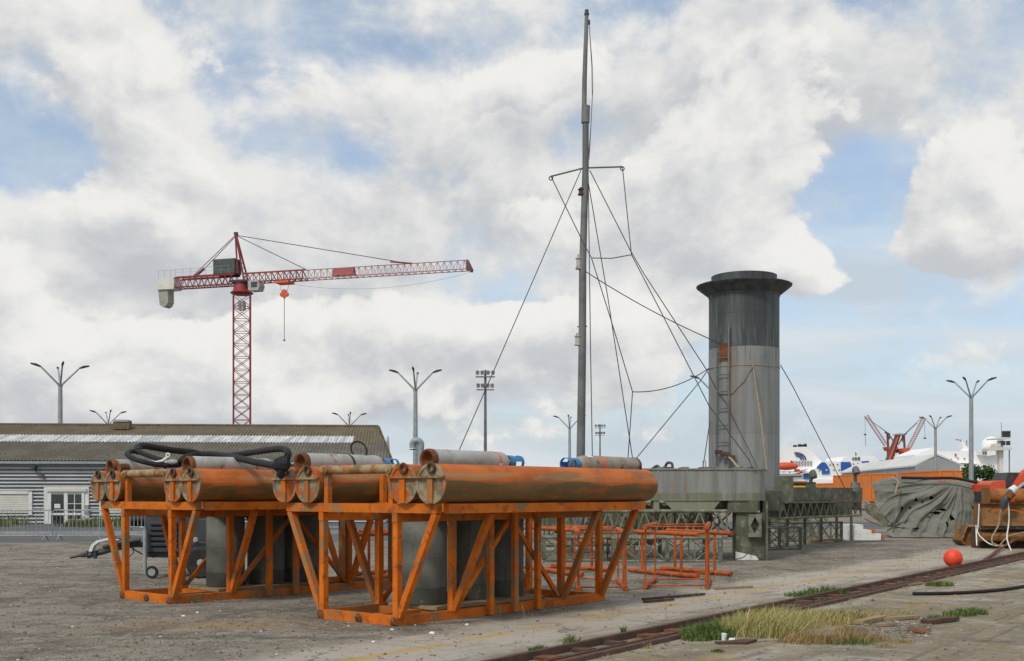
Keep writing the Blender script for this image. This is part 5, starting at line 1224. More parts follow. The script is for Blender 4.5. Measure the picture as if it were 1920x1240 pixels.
def hole(s, t):
    for i, (a, b, rx, ry) in enumerate(holes):
        c, sn = math.cos(.7 + i), math.sin(.7 + i) if i % 3 else 0
        u, v = (s - a) / rx, (t - b) / ry
        if u * u + v * v < 1 + .55 * math.sin(3 * math.atan2(v, u) + i) + .8 * mnoise.noise(V(s * 60, t * 60, i)): return True
    return False
mb = MB(tarp.location); mb.grid(tarp_fn, 260, 150, hole); mb.build('cover', M['tarp'], tarp, 75, False)
def roof_fn(s, t): p = tarp_fn(s, 0); return p + V(t * .25, t * .9, .05 * math.sin(t * 3.1) + .10 * t * math.sin(s * 9))
mb = MB(tarp.location); mb.grid(roof_fn, 80, 16); mb.build('cover_top', M['tarp'], tarp, 75, False)
MB(tarp.location).box(tx0 + .9, tx1 - .35, TD + .30, TD + .85, .02, 1.85).build('covered_stack', M['hose'], tarp)
MB(tarp.location).tube(curve_pts([P(1690, 896, TD - .6), P(1740, 897, TD - .7), P(1790, 897, TD - .6), P(1830, 905, TD - .7), P(1858, 912, TD - .6)]), .055, 8).build('ridge_pole', M['hose'], tarp, 50)
MB(tarp.location).tube(curve_pts([P(1672, 896, TD - .6), P(1684, 903, TD - .9), P(1681, 915, TD - 1.1), P(1679, 928, TD - 1.2)]), .035, 8).build('tie_rope', M['rope'], tarp, 50)
MB(tarp.location).tube(curve_pts([P(1622, 940, TD - 2), P(1645, 965, TD - 1.8), P(1660, 982, TD - 1.6), P(1650, 985, TD - 1.6), P(1620, 972, TD - 2)]), .03, 8).build('tie_rope', M['rope'], tarp, 50)

# containers
def container(label, corner, dirx, L, z0=.9, Hh=2.6, W=2.44, mat='container'):
    root = thing('shipping_container', label, 'container', corner, group='orange shipping containers')
    u = Vector(dirx).normalized(); v = V(u.y, -u.x, 0)      # u away along the long side, v along the end
    c = Vector(corner) + V(0, 0, z0); off = c; root.location = c
    # corrugated long side
    n = int(L / .14); pts = []
    for i in range(n + 1): pts.append(c + u * (L * i / n) - v * (.0 if (i // 2) % 2 else .035))
    mb = MB(off); mb.add([p + V(0, 0, .12) for p in pts] + [p + V(0, 0, Hh - .10) for p in pts], [(i, i + 1, n + 2 + i, n + 1 + i) for i in range(n)]); mb.build('side_wall', M[mat], root, None, False)
    mb = MB(off); q = [c + v * .05 + u * .06, c + v * (W - .05) + u * .06, c + v * (W - .05) + u * (L - .06), c + v * .05 + u * (L - .06)]; mb.prism([p + V(0, 0, .10) for p in q], (0, 0, Hh - .16)); mb.build('box_body', M[mat], root)
    for p in (c, c + u * L, c + v * W, c + v * W + u * L): MB(off).beam(p + V(0, 0, .0), p + V(0, 0, Hh), .14, .14).build('corner_post', M[mat], root)
    for a, b in ((c, c + u * L), (c, c + v * W), (c + v * W, c + v * W + u * L)):
        d = (b - a).normalized() * .075
        MB(off).beam(a + d + V(0, 0, .07), b - d + V(0, 0, .07), .10, .14).build('bottom_rail', M[mat], root); MB(off).beam(a + d + V(0, 0, Hh - .06), b - d + V(0, 0, Hh - .06), .10, .118).build('top_rail', M[mat], root)
    for k in range(4):
        q_ = c + u * (.6 + (L - 1.2) * (k // 2)) + v * (.2 + (W - .4) * (k % 2)); MB(off).box(q_.x - .3, q_.x + .3, q_.y - .3, q_.y + .3, .0, z0 - .004).build('support_block', M['kerb'], root)
    for k in range(2):
        m = MB(off); a = c + v * (.12 + k * 1.12) - u * .01; b = a + v * 1.08; m.prism([a + V(0, 0, .16), b + V(0, 0, .16), b + V(0, 0, Hh - .14), a + V(0, 0, Hh - .14)], u * .05); d = m.build('door', M[mat], root)
        for t in (.28, .8): p = c + v * (.12 + k * 1.12 + t) - u * .035; MB(off).tube([p + V(0, 0, .2), p + V(0, 0, Hh - .18)], .02, 5).build('locking_bar', M['galv'], d)
CDn = 52.0
def cpt(px, D): return V((px - 960) / 2150 * D, D, 0)
c1 = cpt(1632, 107.5); d1 = V(.0, 1, 0)
container('orange shipping container behind the upright gooseneck vent, doors beside the tarpaulin', c1, d1, 12.2)
container('orange shipping container continuing behind the leaning gooseneck vent', c1 + d1.normalized() * 12.5, d1, 12.2, .12, 2.6)
c2 = cpt(1763, 105); d2 = V(.03, 1, 0)
container('orange shipping container between the tarpaulin and the grey hall', c2, d2, 12.2, .9, 2.85)
yb = thing('yellow_trough', 'yellow steel trough behind the platform, next to the leaning vent', 'trough', cpt(1490, 46))
MB(yb.location).prism([cpt(1462, 46) + V(0, 0, 1.45), cpt(1512, 46) + V(0, 0, 1.45), cpt(1514, 46) + V(0, 0, 1.84), cpt(1460, 46) + V(0, 0, 1.84)], (0, 1.2, 0)).build('trough', M['yellow'], yb)
MB(yb.location).prism([cpt(1458, 45.9) + V(0, 0, 1.845), cpt(1515, 45.9) + V(0, 0, 1.845), cpt(1515, 45.9) + V(0, 0, 1.95), cpt(1458, 45.9) + V(0, 0, 1.95)], (0, 1.4, 0)).build('rim', M['yellow'], yb)
for x in (1468, 1506): MB(yb.location).beam(cpt(x, 46.4), cpt(x, 46.4) + V(0, 0, 1.448), .15, .15).build('leg', M['dark_olive'], yb)
rb = thing('rusty_skip', 'brown rusty steel skip behind the yellow trough', 'skip', cpt(1490, 60))
MB(rb.location).prism([cpt(1462, 60) + V(0, 0, .01), cpt(1512, 60) + V(0, 0, .01), cpt(1514, 60) + V(0, 0, 2.15), cpt(1460, 60) + V(0, 0, 2.15)], (0, 2, 0)).build('skip_body', M['rust'], rb); MB(rb.location).prism([cpt(1459, 59.9) + V(0, 0, 2.153), cpt(1515, 59.9) + V(0, 0, 2.153), cpt(1515, 59.9) + V(0, 0, 2.27), cpt(1459, 59.9) + V(0, 0, 2.27)], (0, 2.2, 0)).build('rim', M['rust'], rb)

# grey hall with pale roof
HD = 175.0
hg = thing('grey_hall', 'grey gabled hall with long pale roof behind the orange containers', 'hall', cpt(1758, HD))
def hp(px, py, D): return P(px, py, D)
g0_, g1_ = cpt(1716, HD), cpt(1800, HD - 6)
ap = (g0_ + g1_) / 2; back = cpt(1578, HD + 62) - g0_
ez, az_ = EYE + 51 / 2150 * HD, EYE + 68 / 2150 * HD
mb = MB(hg.location); mb.prism([g0_, g1_, g1_ + V(0, 0, ez), ap + V(0, 0, az_), g0_ + V(0, 0, ez)], back * .999); mb.build('walls', M['hall_grey'], hg)
mb = MB(hg.location); e0 = g0_ + (g0_ - g1_) * .04 + V(0, 0, ez - .1); a0_ = ap + V(0, 0, az_ + .15)
mb.prism([e0, a0_, a0_ + V(0, 0, .25), e0 + V(0, 0, .25)], back * 1.01); mb.build('roof', M['hall_roof'], hg)
e1 = g1_ - (g0_ - g1_) * .04 + V(0, 0, ez - .1); mb = MB(hg.location); mb.prism([e1, a0_ + V(0.02, 0, 0), a0_ + V(.02, 0, .25), e1 + V(0, 0, .25)], back * 1.01); mb.build('roof', M['hall_roof'], hg)
mb = MB(hg.location); a, b = g0_ + (g1_ - g0_) * .45, g0_ + (g1_ - g0_) * .55; mb.prism([a - V(0, .06, 0), b - V(0, .06, 0), b - V(0, .06, -(EYE + 1.7)), a - V(0, .06, -(EYE + 1.7))], (0, .05, 0)); mb.build('door', M['cw_grey'], hg)

# tree
tr_ = thing('tree', 'round leafy green tree behind the tall street lamp by the ship', 'tree', cpt(1840, 86))
tc = tr_.location
MB(tc).tube([tc, tc + V(.05, 0, 1.2), tc + V(-.05, .1, 2.2)], [.14, .10, .06], 8).build('trunk', M['bark'], tr_, 50)
for k in range(5):
    a = k * 1.3; MB(tc).tube([tc + V(0, 0, 1.1 + .15 * k), tc + V(.6 * math.cos(a), .6 * math.sin(a), 2.0 + .15 * k), tc + V(1.1 * math.cos(a), 1.1 * math.sin(a), 2.7 + .1 * k)], [.05, .035, .015], 6).build('limb', M['bark'], tr_, 50)
def leaf_mat():
    m, nt, b = base_mat('leaves', .7, 0, .25); g = nt.nodes.new('ShaderNodeNewGeometry'); r = X(nt, g.outputs['Random Per Island'])
    c = mixc(nt, r.ss(0, 1), (.028, .060, .016), (.075, .125, .030)); nt.links.new(c.s, b.inputs['Base Color']); return m
M['leaf'] = leaf_mat()
rnd = random.Random(6); mb = MB(tc)
clumps = [(V(rnd.uniform(-1.05, 1.05), rnd.uniform(-.9, .9), rnd.uniform(1.0, 3.75)), rnd.uniform(.30, .55)) for _ in range(44)]
clumps = [(c, r) for c, r in clumps if (c.x / 1.25) ** 2 + ((c.z - 2.3) / 1.55) ** 2 < 1.05]
for c, r in clumps:
    for _ in range(120):
        d = V(rnd.gauss(0, 1), rnd.gauss(0, 1), rnd.gauss(0, 1)).normalized() * r * (rnd.random() ** .4); p = tc + c + d
        n = V(rnd.gauss(0, 1), rnd.gauss(0, 1), rnd.gauss(0, 1)).normalized(); a = n.orthogonal() * .075; b = n.cross(a) * .7
        mb.add([p - a, p + b, p + a, p - b], [(0, 1, 2, 3)])
mb.build('crown', M['leaf'], tr_, None, False)

# grass and fence beyond the tarpaulin
rnd = random.Random(12); mb = MB()
for k in range(40): blades(mb, cpt(1815 + rnd.random() * 120, 62 + rnd.random() * 12), 60, 1.2, 1.0, .7, .04, .3, rnd)
o = mb.build('far_grass', M['grass'], None, None, False); o['kind'] = 'stuff'
fe = thing('mesh_fence', 'grey wire fence on the grass behind the tarpaulin and the digger', 'fence', cpt(1850, 75))
f0_, f1_ = cpt(1790, 75), cpt(1990, 72)
mb = MB(fe.location)
for k in range(46): p = f0_ + (f1_ - f0_) * k / 45; mb.tube([p, p + V(0, 0, 1.75)], .012, 4)
for zz in (.1, .6, 1.1, 1.74): mb.tube([f0_ + V(0, 0, zz), f1_ + V(0, 0, zz)], .014, 4)
mb.build('wire_mesh', M['galv'], fe)
for k in range(5): p = f0_ + (f1_ - f0_) * (k + .5) / 5; MB(fe.location).tube([p, p + V(0, 0, 1.85)], .04, 6).build('fence_post', M['galv'], fe)
# ---------------------------------------------------------------- digger, rusty buckets and their ropes
BD = 34.2
M['tube'] = mk('rust_orange_tube', (.36, .135, .03), (.26, .09, .022), 1.5, .4, .62, (.14, .055, .02), 4, .55, .66, .7)
def bx(x): return (x - 960) / 2150 * BD
def bz(y): return EYE + (925 - y) / 2150 * BD
gb2 = thing('rusty_bucket', 'wide rusty grab bucket with tube on top, white and orange ropes hanging over it', 'bucket', V(bx(1880), BD, 0)); go = gb2.location
pr_ = [(.02 - .36 * (k / 9) ** 2.2, bz(945) + (bz(986) - bz(945)) * k / 9) for k in range(10)]
mb = MB(go); mb.prism([(bx(1835), BD + y, z_) for y, z_ in pr_] + [(bx(1835), BD + y + .05, z_) for y, z_ in reversed(pr_)], (2.4, 0, 0)); mb.build('front_plate', M['bucket'], gb2, 50)
mb = MB(go); mb.prism([(bx(1835) - .03, BD - .32, bz(986)), (bx(1835) - .03, BD + .35, bz(986)), (bx(1835) - .03, BD + .3, bz(945)), (bx(1835) - .03, BD - .06, bz(945))], (.028, 0, 0)); mb.build('side_plate', M['bucket'], gb2)
MB(go).box(bx(1835), bx(1835) + 2.4, BD - .08, BD + .4, bz(945.5), bz(942.5)).build('top_flange', M['rust'], gb2)
MB(go).tube([V(bx(1857), BD + .25, bz(931)), V(bx(1857) + 2.1, BD + .25, bz(931))], .235, 22).build('top_tube', M['tube'], gb2, 40)
MB(go).box(bx(1854), bx(1857) - .01, BD + .0, BD + .55, bz(944), bz(915)).build('tube_end', M['bucket'], gb2)
MB(go).box(bx(1895), bx(1903), BD - .02, BD + .3, bz(942), bz(918)).build('tube_bracket', M['orange'], gb2)
MB(go).tube([V(bx(1835), BD - .12, bz(989.5)), V(bx(1835) + 2.4, BD - .12, bz(989.5))], .055, 10).build('grey_pipe', M['lattice_grey'], gb2, 40)
lip_ = [(-.02, bz(997)), (-.18, bz(999)), (-.27, bz(1005)), (-.24, bz(1012)), (-.14, bz(1015)), (.10, bz(1015)), (.10, bz(997))]
mb = MB(go); mb.prism([(bx(1836), BD + y, z_) for y, z_ in lip_], (2.4, 0, 0)); mb.build('lower_lip', M['bucket'], gb2, 30)
MB(go).box(bx(1837), bx(1837) + 2.35, BD - .02, BD + .25, bz(996.8), bz(991)).build('hinge_bar', M['rust_dk'], gb2)
MB(go).box(bx(1836), bx(1836) + 2.4, BD + .32, BD + .6, .01, bz(990)).build('inner_plate', M['rust_dk'], gb2)
sp = thing('scoop_bucket', 'small curved rusty scoop lying open next to the wide bucket', 'scoop', G(1812, 1023)); so = sp.location; SD = so.y
def sx(x): return (x - 960) / 2150 * SD
def sz(y): return EYE + (925 - y) / 2150 * SD
prof = [(1830, 985), (1808, 987), (1803, 995), (1800, 1005), (1797, 1013), (1803, 1020), (1815, 1022)]
def scoop_fn(s, t):
    i = s * (len(prof) - 1); k = min(int(i), len(prof) - 2); f = i - k
    x, y = prof[k][0] * (1 - f) + prof[k + 1][0] * f, prof[k][1] * (1 - f) + prof[k + 1][1] * f
    return V(sx(x), SD - .25 + .7 * t, max(sz(y), .01))
pf = [V(sx(a), SD - .25, max(sz(b), .012)) for a, b in ((1830, 985.5), (1808, 987), (1804, 994), (1801, 1004), (1797, 1013), (1803, 1020), (1814, 1022.5), (1824, 1018), (1829, 1011), (1831, 1000))]
mb = MB(so); mb.prism([p + V(0, .12, 0) for p in pf], (0, .04, 0)); mb.build('scoop_back', M['bucket'], sp)
mb = MB(so)
for k in range(len(pf) - 1):
    a, b = pf[k], pf[k + 1]; n_ = V(b.z - a.z, 0, a.x - b.x).normalized() * .03
    mb.prism([a, b, b + n_, a + n_], (0, .7, 0))
mb.build('scoop_shell', M['bucket'], sp)
mb = MB(so); mb.tube([p - V(0, .02, 0) for p in pf[:6]], .022, 6); mb.build('lip', M['pale_rust'], sp, 50)
def rope(label, pts, r, mat):
    o = tag(MB(P(*pts[0])).tube(curve_pts([P(*p) for p in pts], 6), r, 7).build('rope', M[mat], None, 50), label, 'rope', 'ropes on the rusty bucket'); o.location = P(*pts[0]); return o
f = BD - .45
rope('white rope tied down the side edge of the wide rusty bucket', [(1836, 945, f), (1835, 965, f), (1834, 985, f), (1833, 998, f), (1842, 1010, f - .1), (1856, 1020, f - .3), (1873, 1024, f - .5), (1890, 1021, f - .4)], .018, 'paper')
rope('white rope hanging straight at the gap between scoop and bucket', [(1830, 985, f), (1830.5, 1000, f), (1831.5, 1023, f - .4)], .02, 'paper')
rope('pale rope twisting down from the blue-grey sling to the ground', [(1877, 950, f), (1874, 970, f), (1872, 985, f), (1865, 998, f - .1), (1860, 1008, f - .2), (1861, 1018, f - .4), (1872, 1023, f - .7)], .022, 'rope')
rope('knotted white rope below the sling in front of the bucket', [(1890, 942, f), (1892, 965, f), (1891, 985, f), (1888, 1005, f - .2), (1890, 1018, f - .6), (1896, 1033, f - 1.2)], .020, 'paper')
rope('grey rope lying over the timber beside the bucket', [(1874, 1024, f - .6), (1884, 1012, f - .2), (1893, 1005, f - .1), (1912, 1000, f), (1935, 996, f)], .022, 'rope')
rope('thin orange cable looped across the bucket front', [(1860, 959, f), (1880, 957.5, f), (1900, 957, f), (1915, 961, f), (1935, 964, f)], .016, 'orange_clean')
rope('rusty chain dragged across the concrete to the rail', [(1846, 1050, 28.2), (1858, 1042, 29.6), (1868, 1034, 31), (1880, 1026, 33), (1905, 1012, f), (1935, 1003, f)], .04, 'rust')
sl = thing('lifting_sling', 'blue-grey webbing sling with white collar hung over the bucket tube', 'sling', P(1888, 930, f))
MB(sl.location).tube([P(1899, 919, f + .1), P(1893, 926, f - .0), P(1886, 936, f - .05), P(1881, 946, f), P(1880, 955, f)], [.10, .10, .11, .12, .07], 10).build('webbing', M['box_grey'], sl, 50)
MB(sl.location).tube([P(1903, 915, f + .1), P(1894, 923, f)], [.10, .125], 12).build('collar', M['paper'], sl, 50)
MB(sl.location).tube([P(1896, 926, f - .05), P(1890, 935, f - .1)], [.13, .10], 10).build('loop', M['rust'], sl, 50)
ED = 41.5
def ex_(x): return (x - 960) / 2150 * ED
def ez_(y): return EYE + (925 - y) / 2150 * ED
dg = thing('digger', 'orange-red digger standing behind the rusty buckets, its boom rising out of view', 'digger', V(ex_(1900), ED, 0)); do = dg.location
MB(do).prism([(ex_(1856), ED, ez_(922)), (ex_(1886), ED, ez_(922)), (ex_(1885), ED, ez_(901)), (ex_(1860), ED, ez_(904)), (ex_(1856), ED, ez_(909))], (0, 2.3, 0)).build('engine_hood', M['excav'], dg)
MB(do).box(ex_(1856), ex_(1960), ED + .05, ED + 2.3, .75, ez_(922.4)).build('turret', M['dark_metal'], dg)
MB(do).prism([(ex_(1888), ED + .2, ez_(922)), (ex_(1940), ED + .2, ez_(922)), (ex_(1938), ED + .2, ez_(886)), (ex_(1896), ED + .2, ez_(886)), (ex_(1888), ED + .2, ez_(902))], (0, 1.2, 0)).build('cab', M['dark_metal'], dg)
MB(do).prism([(ex_(1901), ED - .15, ez_(910)), (ex_(1910), ED - .15, ez_(913)), (ex_(1926), ED - .15, ez_(893)), (ex_(1960), ED - .15, ez_(868)), (ex_(1958), ED - .15, ez_(858)), (ex_(1918), ED - .15, ez_(883))], (0, .32, 0)).build('boom', M['excav'], dg)
MB(do).tube([V(ex_(1897), ED - .25, ez_(920)), V(ex_(1925), ED - .25, ez_(899))], .06, 8).build('boom_cylinder', M['galv'], dg, 40)
for yy in (ED - .1, ED + 1.8): MB(do).prism([(ex_(1850), yy, .30), (ex_(1862), yy, .02), (ex_(1960), yy, .02), (ex_(1970), yy, .30), (ex_(1962), yy, .70), (ex_(1856), yy, .70)], (0, .5, 0)).build('track', M['dark_metal'], dg)
wb = thing('white_van', 'white van body beyond the digger and below the lookout tower', 'van', cpt(1905, 88))
MB(wb.location).prism([cpt(1887, 88) + V(0, 0, .4), cpt(1960, 88) + V(0, 0, .4), cpt(1960, 88) + V(0, 0, 3.1), cpt(1898, 88) + V(0, 0, 3.1), cpt(1887, 88) + V(0, 0, 2.2)], (0, 2, 0)).build('body', M['hall_roof'], wb)
MB(wb.location).prism([cpt(1890, 87.97) + V(0, 0, 2.0), cpt(1902, 87.97) + V(0, 0, 2.0), cpt(1902, 87.97) + V(0, 0, 2.8), cpt(1897, 87.97) + V(0, 0, 2.8)], (0, .02, 0)).build('window', M['glass'], wb)
for x in (1896, 1945): MB(wb.location).lathe([(.2, -.1), (.38, -.1), (.38, .1), (.2, .1)], cpt(x, 88) + V(0, .1, .38), (0, 1, 0), 16).build('wheel', M['rubber'], wb, 40)

# ---------------------------------------------------------------- ferries
def ship_pt(x, y, D): return P(x, y, D)
FD1 = 360.0
def zoomA(u, v): return (1460 + u / 8.727, 820 + v / 8.727)
s1 = thing('ferry', 'white and blue ferry with a striped white funnel and orange lifeboats', 'ship', cpt(1560, FD1), group='white ferries in the harbour')
def sp_(name, pts, mat, dep=18, D=FD1, par=None, root=s1, raw=True):
    mb = MB(root.location); mb.prism([P(*(zoomA(*p) if raw else p), D) for p in pts], (0, dep, 0)); return mb.build(name, M[mat], par or root)
sp_('hull', [(0, 590), (560, 600), (560, 900), (2300, 900), (2300, 420), (560, 560)], 'ship_white', 22, FD1 + .5) if False else None
sp_('hull', [(-300, 600), (400, 600), (400, 680), (520, 690), (1000, 690), (2300, 640), (2300, 1100), (-300, 1100)], 'ship_white', 24, FD1 + 1)
sp_('superstructure', [(400, 690), (400, 590), (520, 560), (640, 490), (700, 410), (750, 395), (1020, 400), (1080, 320), (1180, 305), (1560, 305), (1640, 375), (2300, 375), (2300, 690)], 'ship_white', 20, FD1 + 2)
fn = sp_('funnel', [(75, 180), (150, 165), (440, 155), (520, 200), (690, 385), (690, 420), (560, 560), (0, 560), (0, 430), (60, 430)], 'ship_white', 9, FD1 + 5)
for k in range(3):
    r0, r1 = 175 - k * 36, 153 - k * 36
    c = (280, 372); A0 = math.pi / 2
    a = [(c[0] + r * math.cos(t) * 1.0, c[1] - r * math.sin(t) * .73) for r, ts in ((r0, range(0, 11)), (r1, range(10, -1, -1))) for t in [A0 * q / 10 for q in ts]]
    lead = [(258 + 12 * k, c[1] - r1 * .73), (258 + 12 * k, c[1] - r0 * .73)]
    a = a[:11] + [lead[1], lead[0]] + a[11:]
    sp_('funnel_stripe', a, 'ship_navy', .25, FD1 + 4.7, fn)
for k in range(7): sp_('funnel_louver', [(228 + k * 48, 392), (258 + k * 48, 392), (258 + k * 48, 470), (228 + k * 48, 470)], 'hall_grey', .2, FD1 + 4.75, fn)
for a, b, h in ((270, 300, 125), (345, 375, 112), (385, 420, 120), (445, 465, 105)): sp_('exhaust_stack', [(a, 160), (b, 160), (b - 8, h), (a + 4, h)], 'hose', 3, FD1 + 7, fn)
sp_('blue_panel', [(620, 495), (660, 450), (705, 410), (760, 412), (800, 460), (835, 530), (835, 600), (710, 602), (712, 555), (690, 520)], 'ship_blue', .3, FD1 + 1.6)
sp_('blue_panel', [(1020, 405), (1170, 405), (1205, 490), (1100, 525), (1020, 555)], 'ship_blue', .3, FD1 + 1.6)
sp_('blue_panel', [(415, 592), (505, 592), (505, 685), (415, 685)], 'ship_blue', .3, FD1 + .6); sp_('blue_panel', [(1360, 395), (1480, 388), (1480, 410), (1360, 418)], 'ship_blue', .3, FD1 + 1.6); sp_('blue_panel', [(1655, 385), (1800, 372), (1800, 388), (1655, 398)], 'ship_blue', .3, FD1 + 1.6)
sp_('deck_line', [(-100, 640), (380, 636), (380, 650), (-100, 655)], 'dark_metal', .3, FD1 + .6)
for (a, b, c, d) in ((1210, 330, 1232, 372), (1248, 325, 1280, 372), (1296, 325, 1330, 372)): sp_('window', [(a, b), (c, b), (c, d), (a, d)], 'ship_glass', .25, FD1 + 1.65)
for (u, v) in ((845, 450), (895, 445), (965, 445), (905, 535), (990, 535), (1225, 435), (1300, 432), (590, 545), (668, 540), (745, 590), (85, 570), (185, 578)): sp_('porthole', [(u - 9, v - 9), (u + 9, v - 9), (u + 9, v + 9), (u - 9, v + 9)], 'ship_glass', .2, FD1 + 1.7 if u > 400 else FD1 + .7)
sp_('emblem_spot', [(772, 528), (795, 528), (795, 548), (772, 548)], 'ship_white', .15, FD1 + 1.4)
sp_('mast_post', [(1262, 240), (1274, 240), (1274, 304), (1262, 304)], 'dark_metal', .5, FD1 + 6); sp_('radar', [(1268, 225), (1276, 225), (1280, 250), (1264, 250)], 'ship_white', .5, FD1 + 5.9)
mb = MB(s1.location); c = P(*zoomA(115, 475), FD1 - 1); mb.ico(c, 1.0, 3, (4.0, 1.6, 1.25)); l_ = mb.build('lifeboat', M['lifeboat'], s1, 60)
mb = MB(s1.location); mb.prism([P(*zoomA(u, v), FD1 - 1) for u, v in ((280, 500), (300, 540), (330, 520), (360, 545), (490, 520), (430, 548), (300, 570), (280, 565))], (0, 2.2, 0)); mb.build('rescue_boat', M['lifeboat'], s1)
MB(s1.location).tube([P(*zoomA(205, 460), FD1 - .5), P(*zoomA(205, 390), FD1 - .5), P(*zoomA(225, 430), FD1 + .5)], .25, 5).build('davit', M['dark_metal'], s1)
# the second ferry, further along, bow bridge and mast
FD2 = 320.0
def zoomB(u, v): return (1780 + u / 5.164, 820 + v / 5.164)
s2 = thing('ferry', 'white ferry with raked mast and wheelhouse behind the green tree', 'ship', cpt(1830, FD2), group='white ferries in the harbour')
def sq_(name, pts, mat, dep=18, D=FD2, par=None):
    mb = MB(s2.location); mb.prism([P(*zoomB(*p), D) for p in pts], (0, dep, 0)); return mb.build(name, M[mat], par or s2)
sq_('hull', [(-330, 230), (100, 250), (480, 260), (505, 300), (470, 700), (-330, 700)], 'ship_white', 22)
sq_('superstructure', [(-330, 170), (-150, 100), (-90, 138), (130, 135), (200, 128), (225, 150), (300, 150), (320, 130), (480, 120), (520, 150), (500, 330), (-330, 330)], 'ship_white', 18, FD2 + 2)
wh = sq_('wheelhouse', [(310, 128), (375, 125), (385, 112), (445, 112), (450, 170), (375, 182), (318, 168)], 'ship_white', 6, FD2 - 2)
for u in (322, 345): sq_('window', [(u, 135), (u + 16, 135), (u + 18, 162), (u + 2, 164)], 'ship_glass', .2, FD2 - 2.3, wh)
sq_('mast', [(95, 25), (115, 25), (170, 80), (225, 130), (215, 140), (130, 136), (140, 100)], 'ship_white', 3, FD2 + 4)
sq_('radar_bar', [(70, 18), (118, 24), (118, 32), (70, 28)], 'hall_grey', 1, FD2 + 3.6); sq_('antenna', [(168, 30), (174, 30), (174, 80), (168, 80)], 'hall_grey', .5, FD2 + 3.6)
mb = MB(s2.location); mb.ico(P(*zoomB(405, 82), FD2 + 1), 2.6, 3); mb.build('radome', M['ship_white'], s2, 60)
sq_('lifebuoy_box', [(56, 158), (70, 158), (70, 184), (56, 184)], 'lifeboat', .3, FD2 + 1.6); sq_('lifebuoy_box', [(217, 152), (226, 152), (226, 172), (217, 172)], 'lifeboat', .3, FD2 + 1.6)
for (u, v) in ((20, 215), (85, 205), (148, 208), (200, 180), (300, 145), (-60, 190), (-120, 190), (-210, 200), (430, 280), (440, 310), (440, 340)): sq_('porthole', [(u - 5, v - 7), (u + 5, v - 7), (u + 5, v + 7), (u - 5, v + 7)], 'ship_glass', .2, FD2 + 1.7 if v < 230 else FD2 - .3)
sq_('deck_line', [(0, 246), (230, 252), (230, 256), (0, 250)], 'hall_grey', .3, FD2 - .4)

# lookout tower
TW = 150.0
def zoomT(u, v): return (1780 + u / 5.164, 820 + v / 5.164)
tower = thing('lookout_tower', 'white concrete lookout tower with platforms and floodlights beside the ferry', 'tower', cpt(1879, TW)); twl = tower.location
def tq(name, pts, mat, dep, D, par=None):
    mb = MB(twl); mb.prism([P(*p, D) for p in pts], (0, dep, 0)); return mb.build(name, M[mat], par or tower)
tq('column', [(1874, 985), (1881.5, 985), (1881.5, 826), (1874.5, 826)], 'cw_white', .8, TW)
tq('platform', [(1853, 846), (1899, 843), (1897, 839), (1858, 837), (1853, 841)], 'cw_white', 2.2, TW - .8); tq('platform', [(1862, 824.5), (1894, 823), (1894, 820), (1862, 822)], 'cw_white', 2.2, TW - .8)
tq('rail_box', [(1858, 837), (1876, 837), (1876, 832), (1860, 833)], 'cw_white', .3, TW - .8)
fr = tq('lamp_frame', [(1879, 820), (1895, 820), (1895, 807.5), (1879, 808)], 'hall_grey', .3, TW - .3)
for u in (1880, 1884, 1888, 1892): 
    for v in (809, 815): tq('floodlight', [(u, v), (u + 3, v), (u + 3, v + 4), (u, v + 4)], 'dark_metal', .25, TW - .6, fr)
for u in (1880, 1889): tq('floodlight', [(u, 827), (u + 5.5, 827), (u + 5.5, 835), (u, 835)], 'dark_metal', .4, TW - .6)
tq('stay_pole', [(1892, 985), (1893.5, 985), (1893.5, 843), (1892, 843)], 'mast', .12, TW + .2)
MB(twl).tube([P(1877.6, 822, TW), P(1877.4, 792, TW)], .035, 5).build('antenna', M['mast'], tower)
tq('hut', [(1866, 985), (1888, 985), (1888, 893), (1866, 895)], 'cw_white', 2, TW - 1.6); tq('hut_window', [(1880, 900), (1886, 900), (1886, 892), (1880, 892)], 'glass', .2, TW - 1.75) if False else None

# ---------------------------------------------------------------- harbour cranes far off
HC = 420.0
def zoomC(u, v): return (1560 + u / 8.727, 760 + v / 8.727)
def hc(u, v, dy=0): x, y = zoomC(u, v); return P(x, y, HC) + V(0, dy, 0)
def harbour_crane(label, px, pts_ped, house, boom, af, stay, hook):
    root = thing('harbour_crane', label, 'harbour crane', cpt(px, HC), group='red harbour cranes'); o = root.location
    mb = MB(o); mb.prism([hc(*p, -2) for p in pts_ped], (0, 4, 0)); mb.build('pedestal', M['port_red'], root)
    mb = MB(o); mb.prism([hc(*p, -3) for p in house], (0, 6, 0)); mb.build('machinery_house', M['port_red'], root)
    a, b = hc(*boom[0]), hc(*boom[1]); mb = MB(o); lbeam(mb, a, b, 1.15, 1.0, 14, .10, .045, False, up=V(0, 1, 0).cross((b - a).normalized())); mb.build('boom_lattice', M['pink_steel'], root)
    for p, q, r in af: MB(o).tube([hc(*p), hc(*q)], r, 5).build('gantry_post', M['brown_steel'], root)
    for p, q in stay: MB(o).tube([hc(*p), hc(*q)], .11, 4).build('stay_rope', M['mast'], root)
    for p, q, r in hook: MB(o).tube([hc(*p), hc(*q)], r, 5).build('hoist_rope' if r < .3 else 'hook', M['mast'] if r < .3 else M['dark_metal'], root)
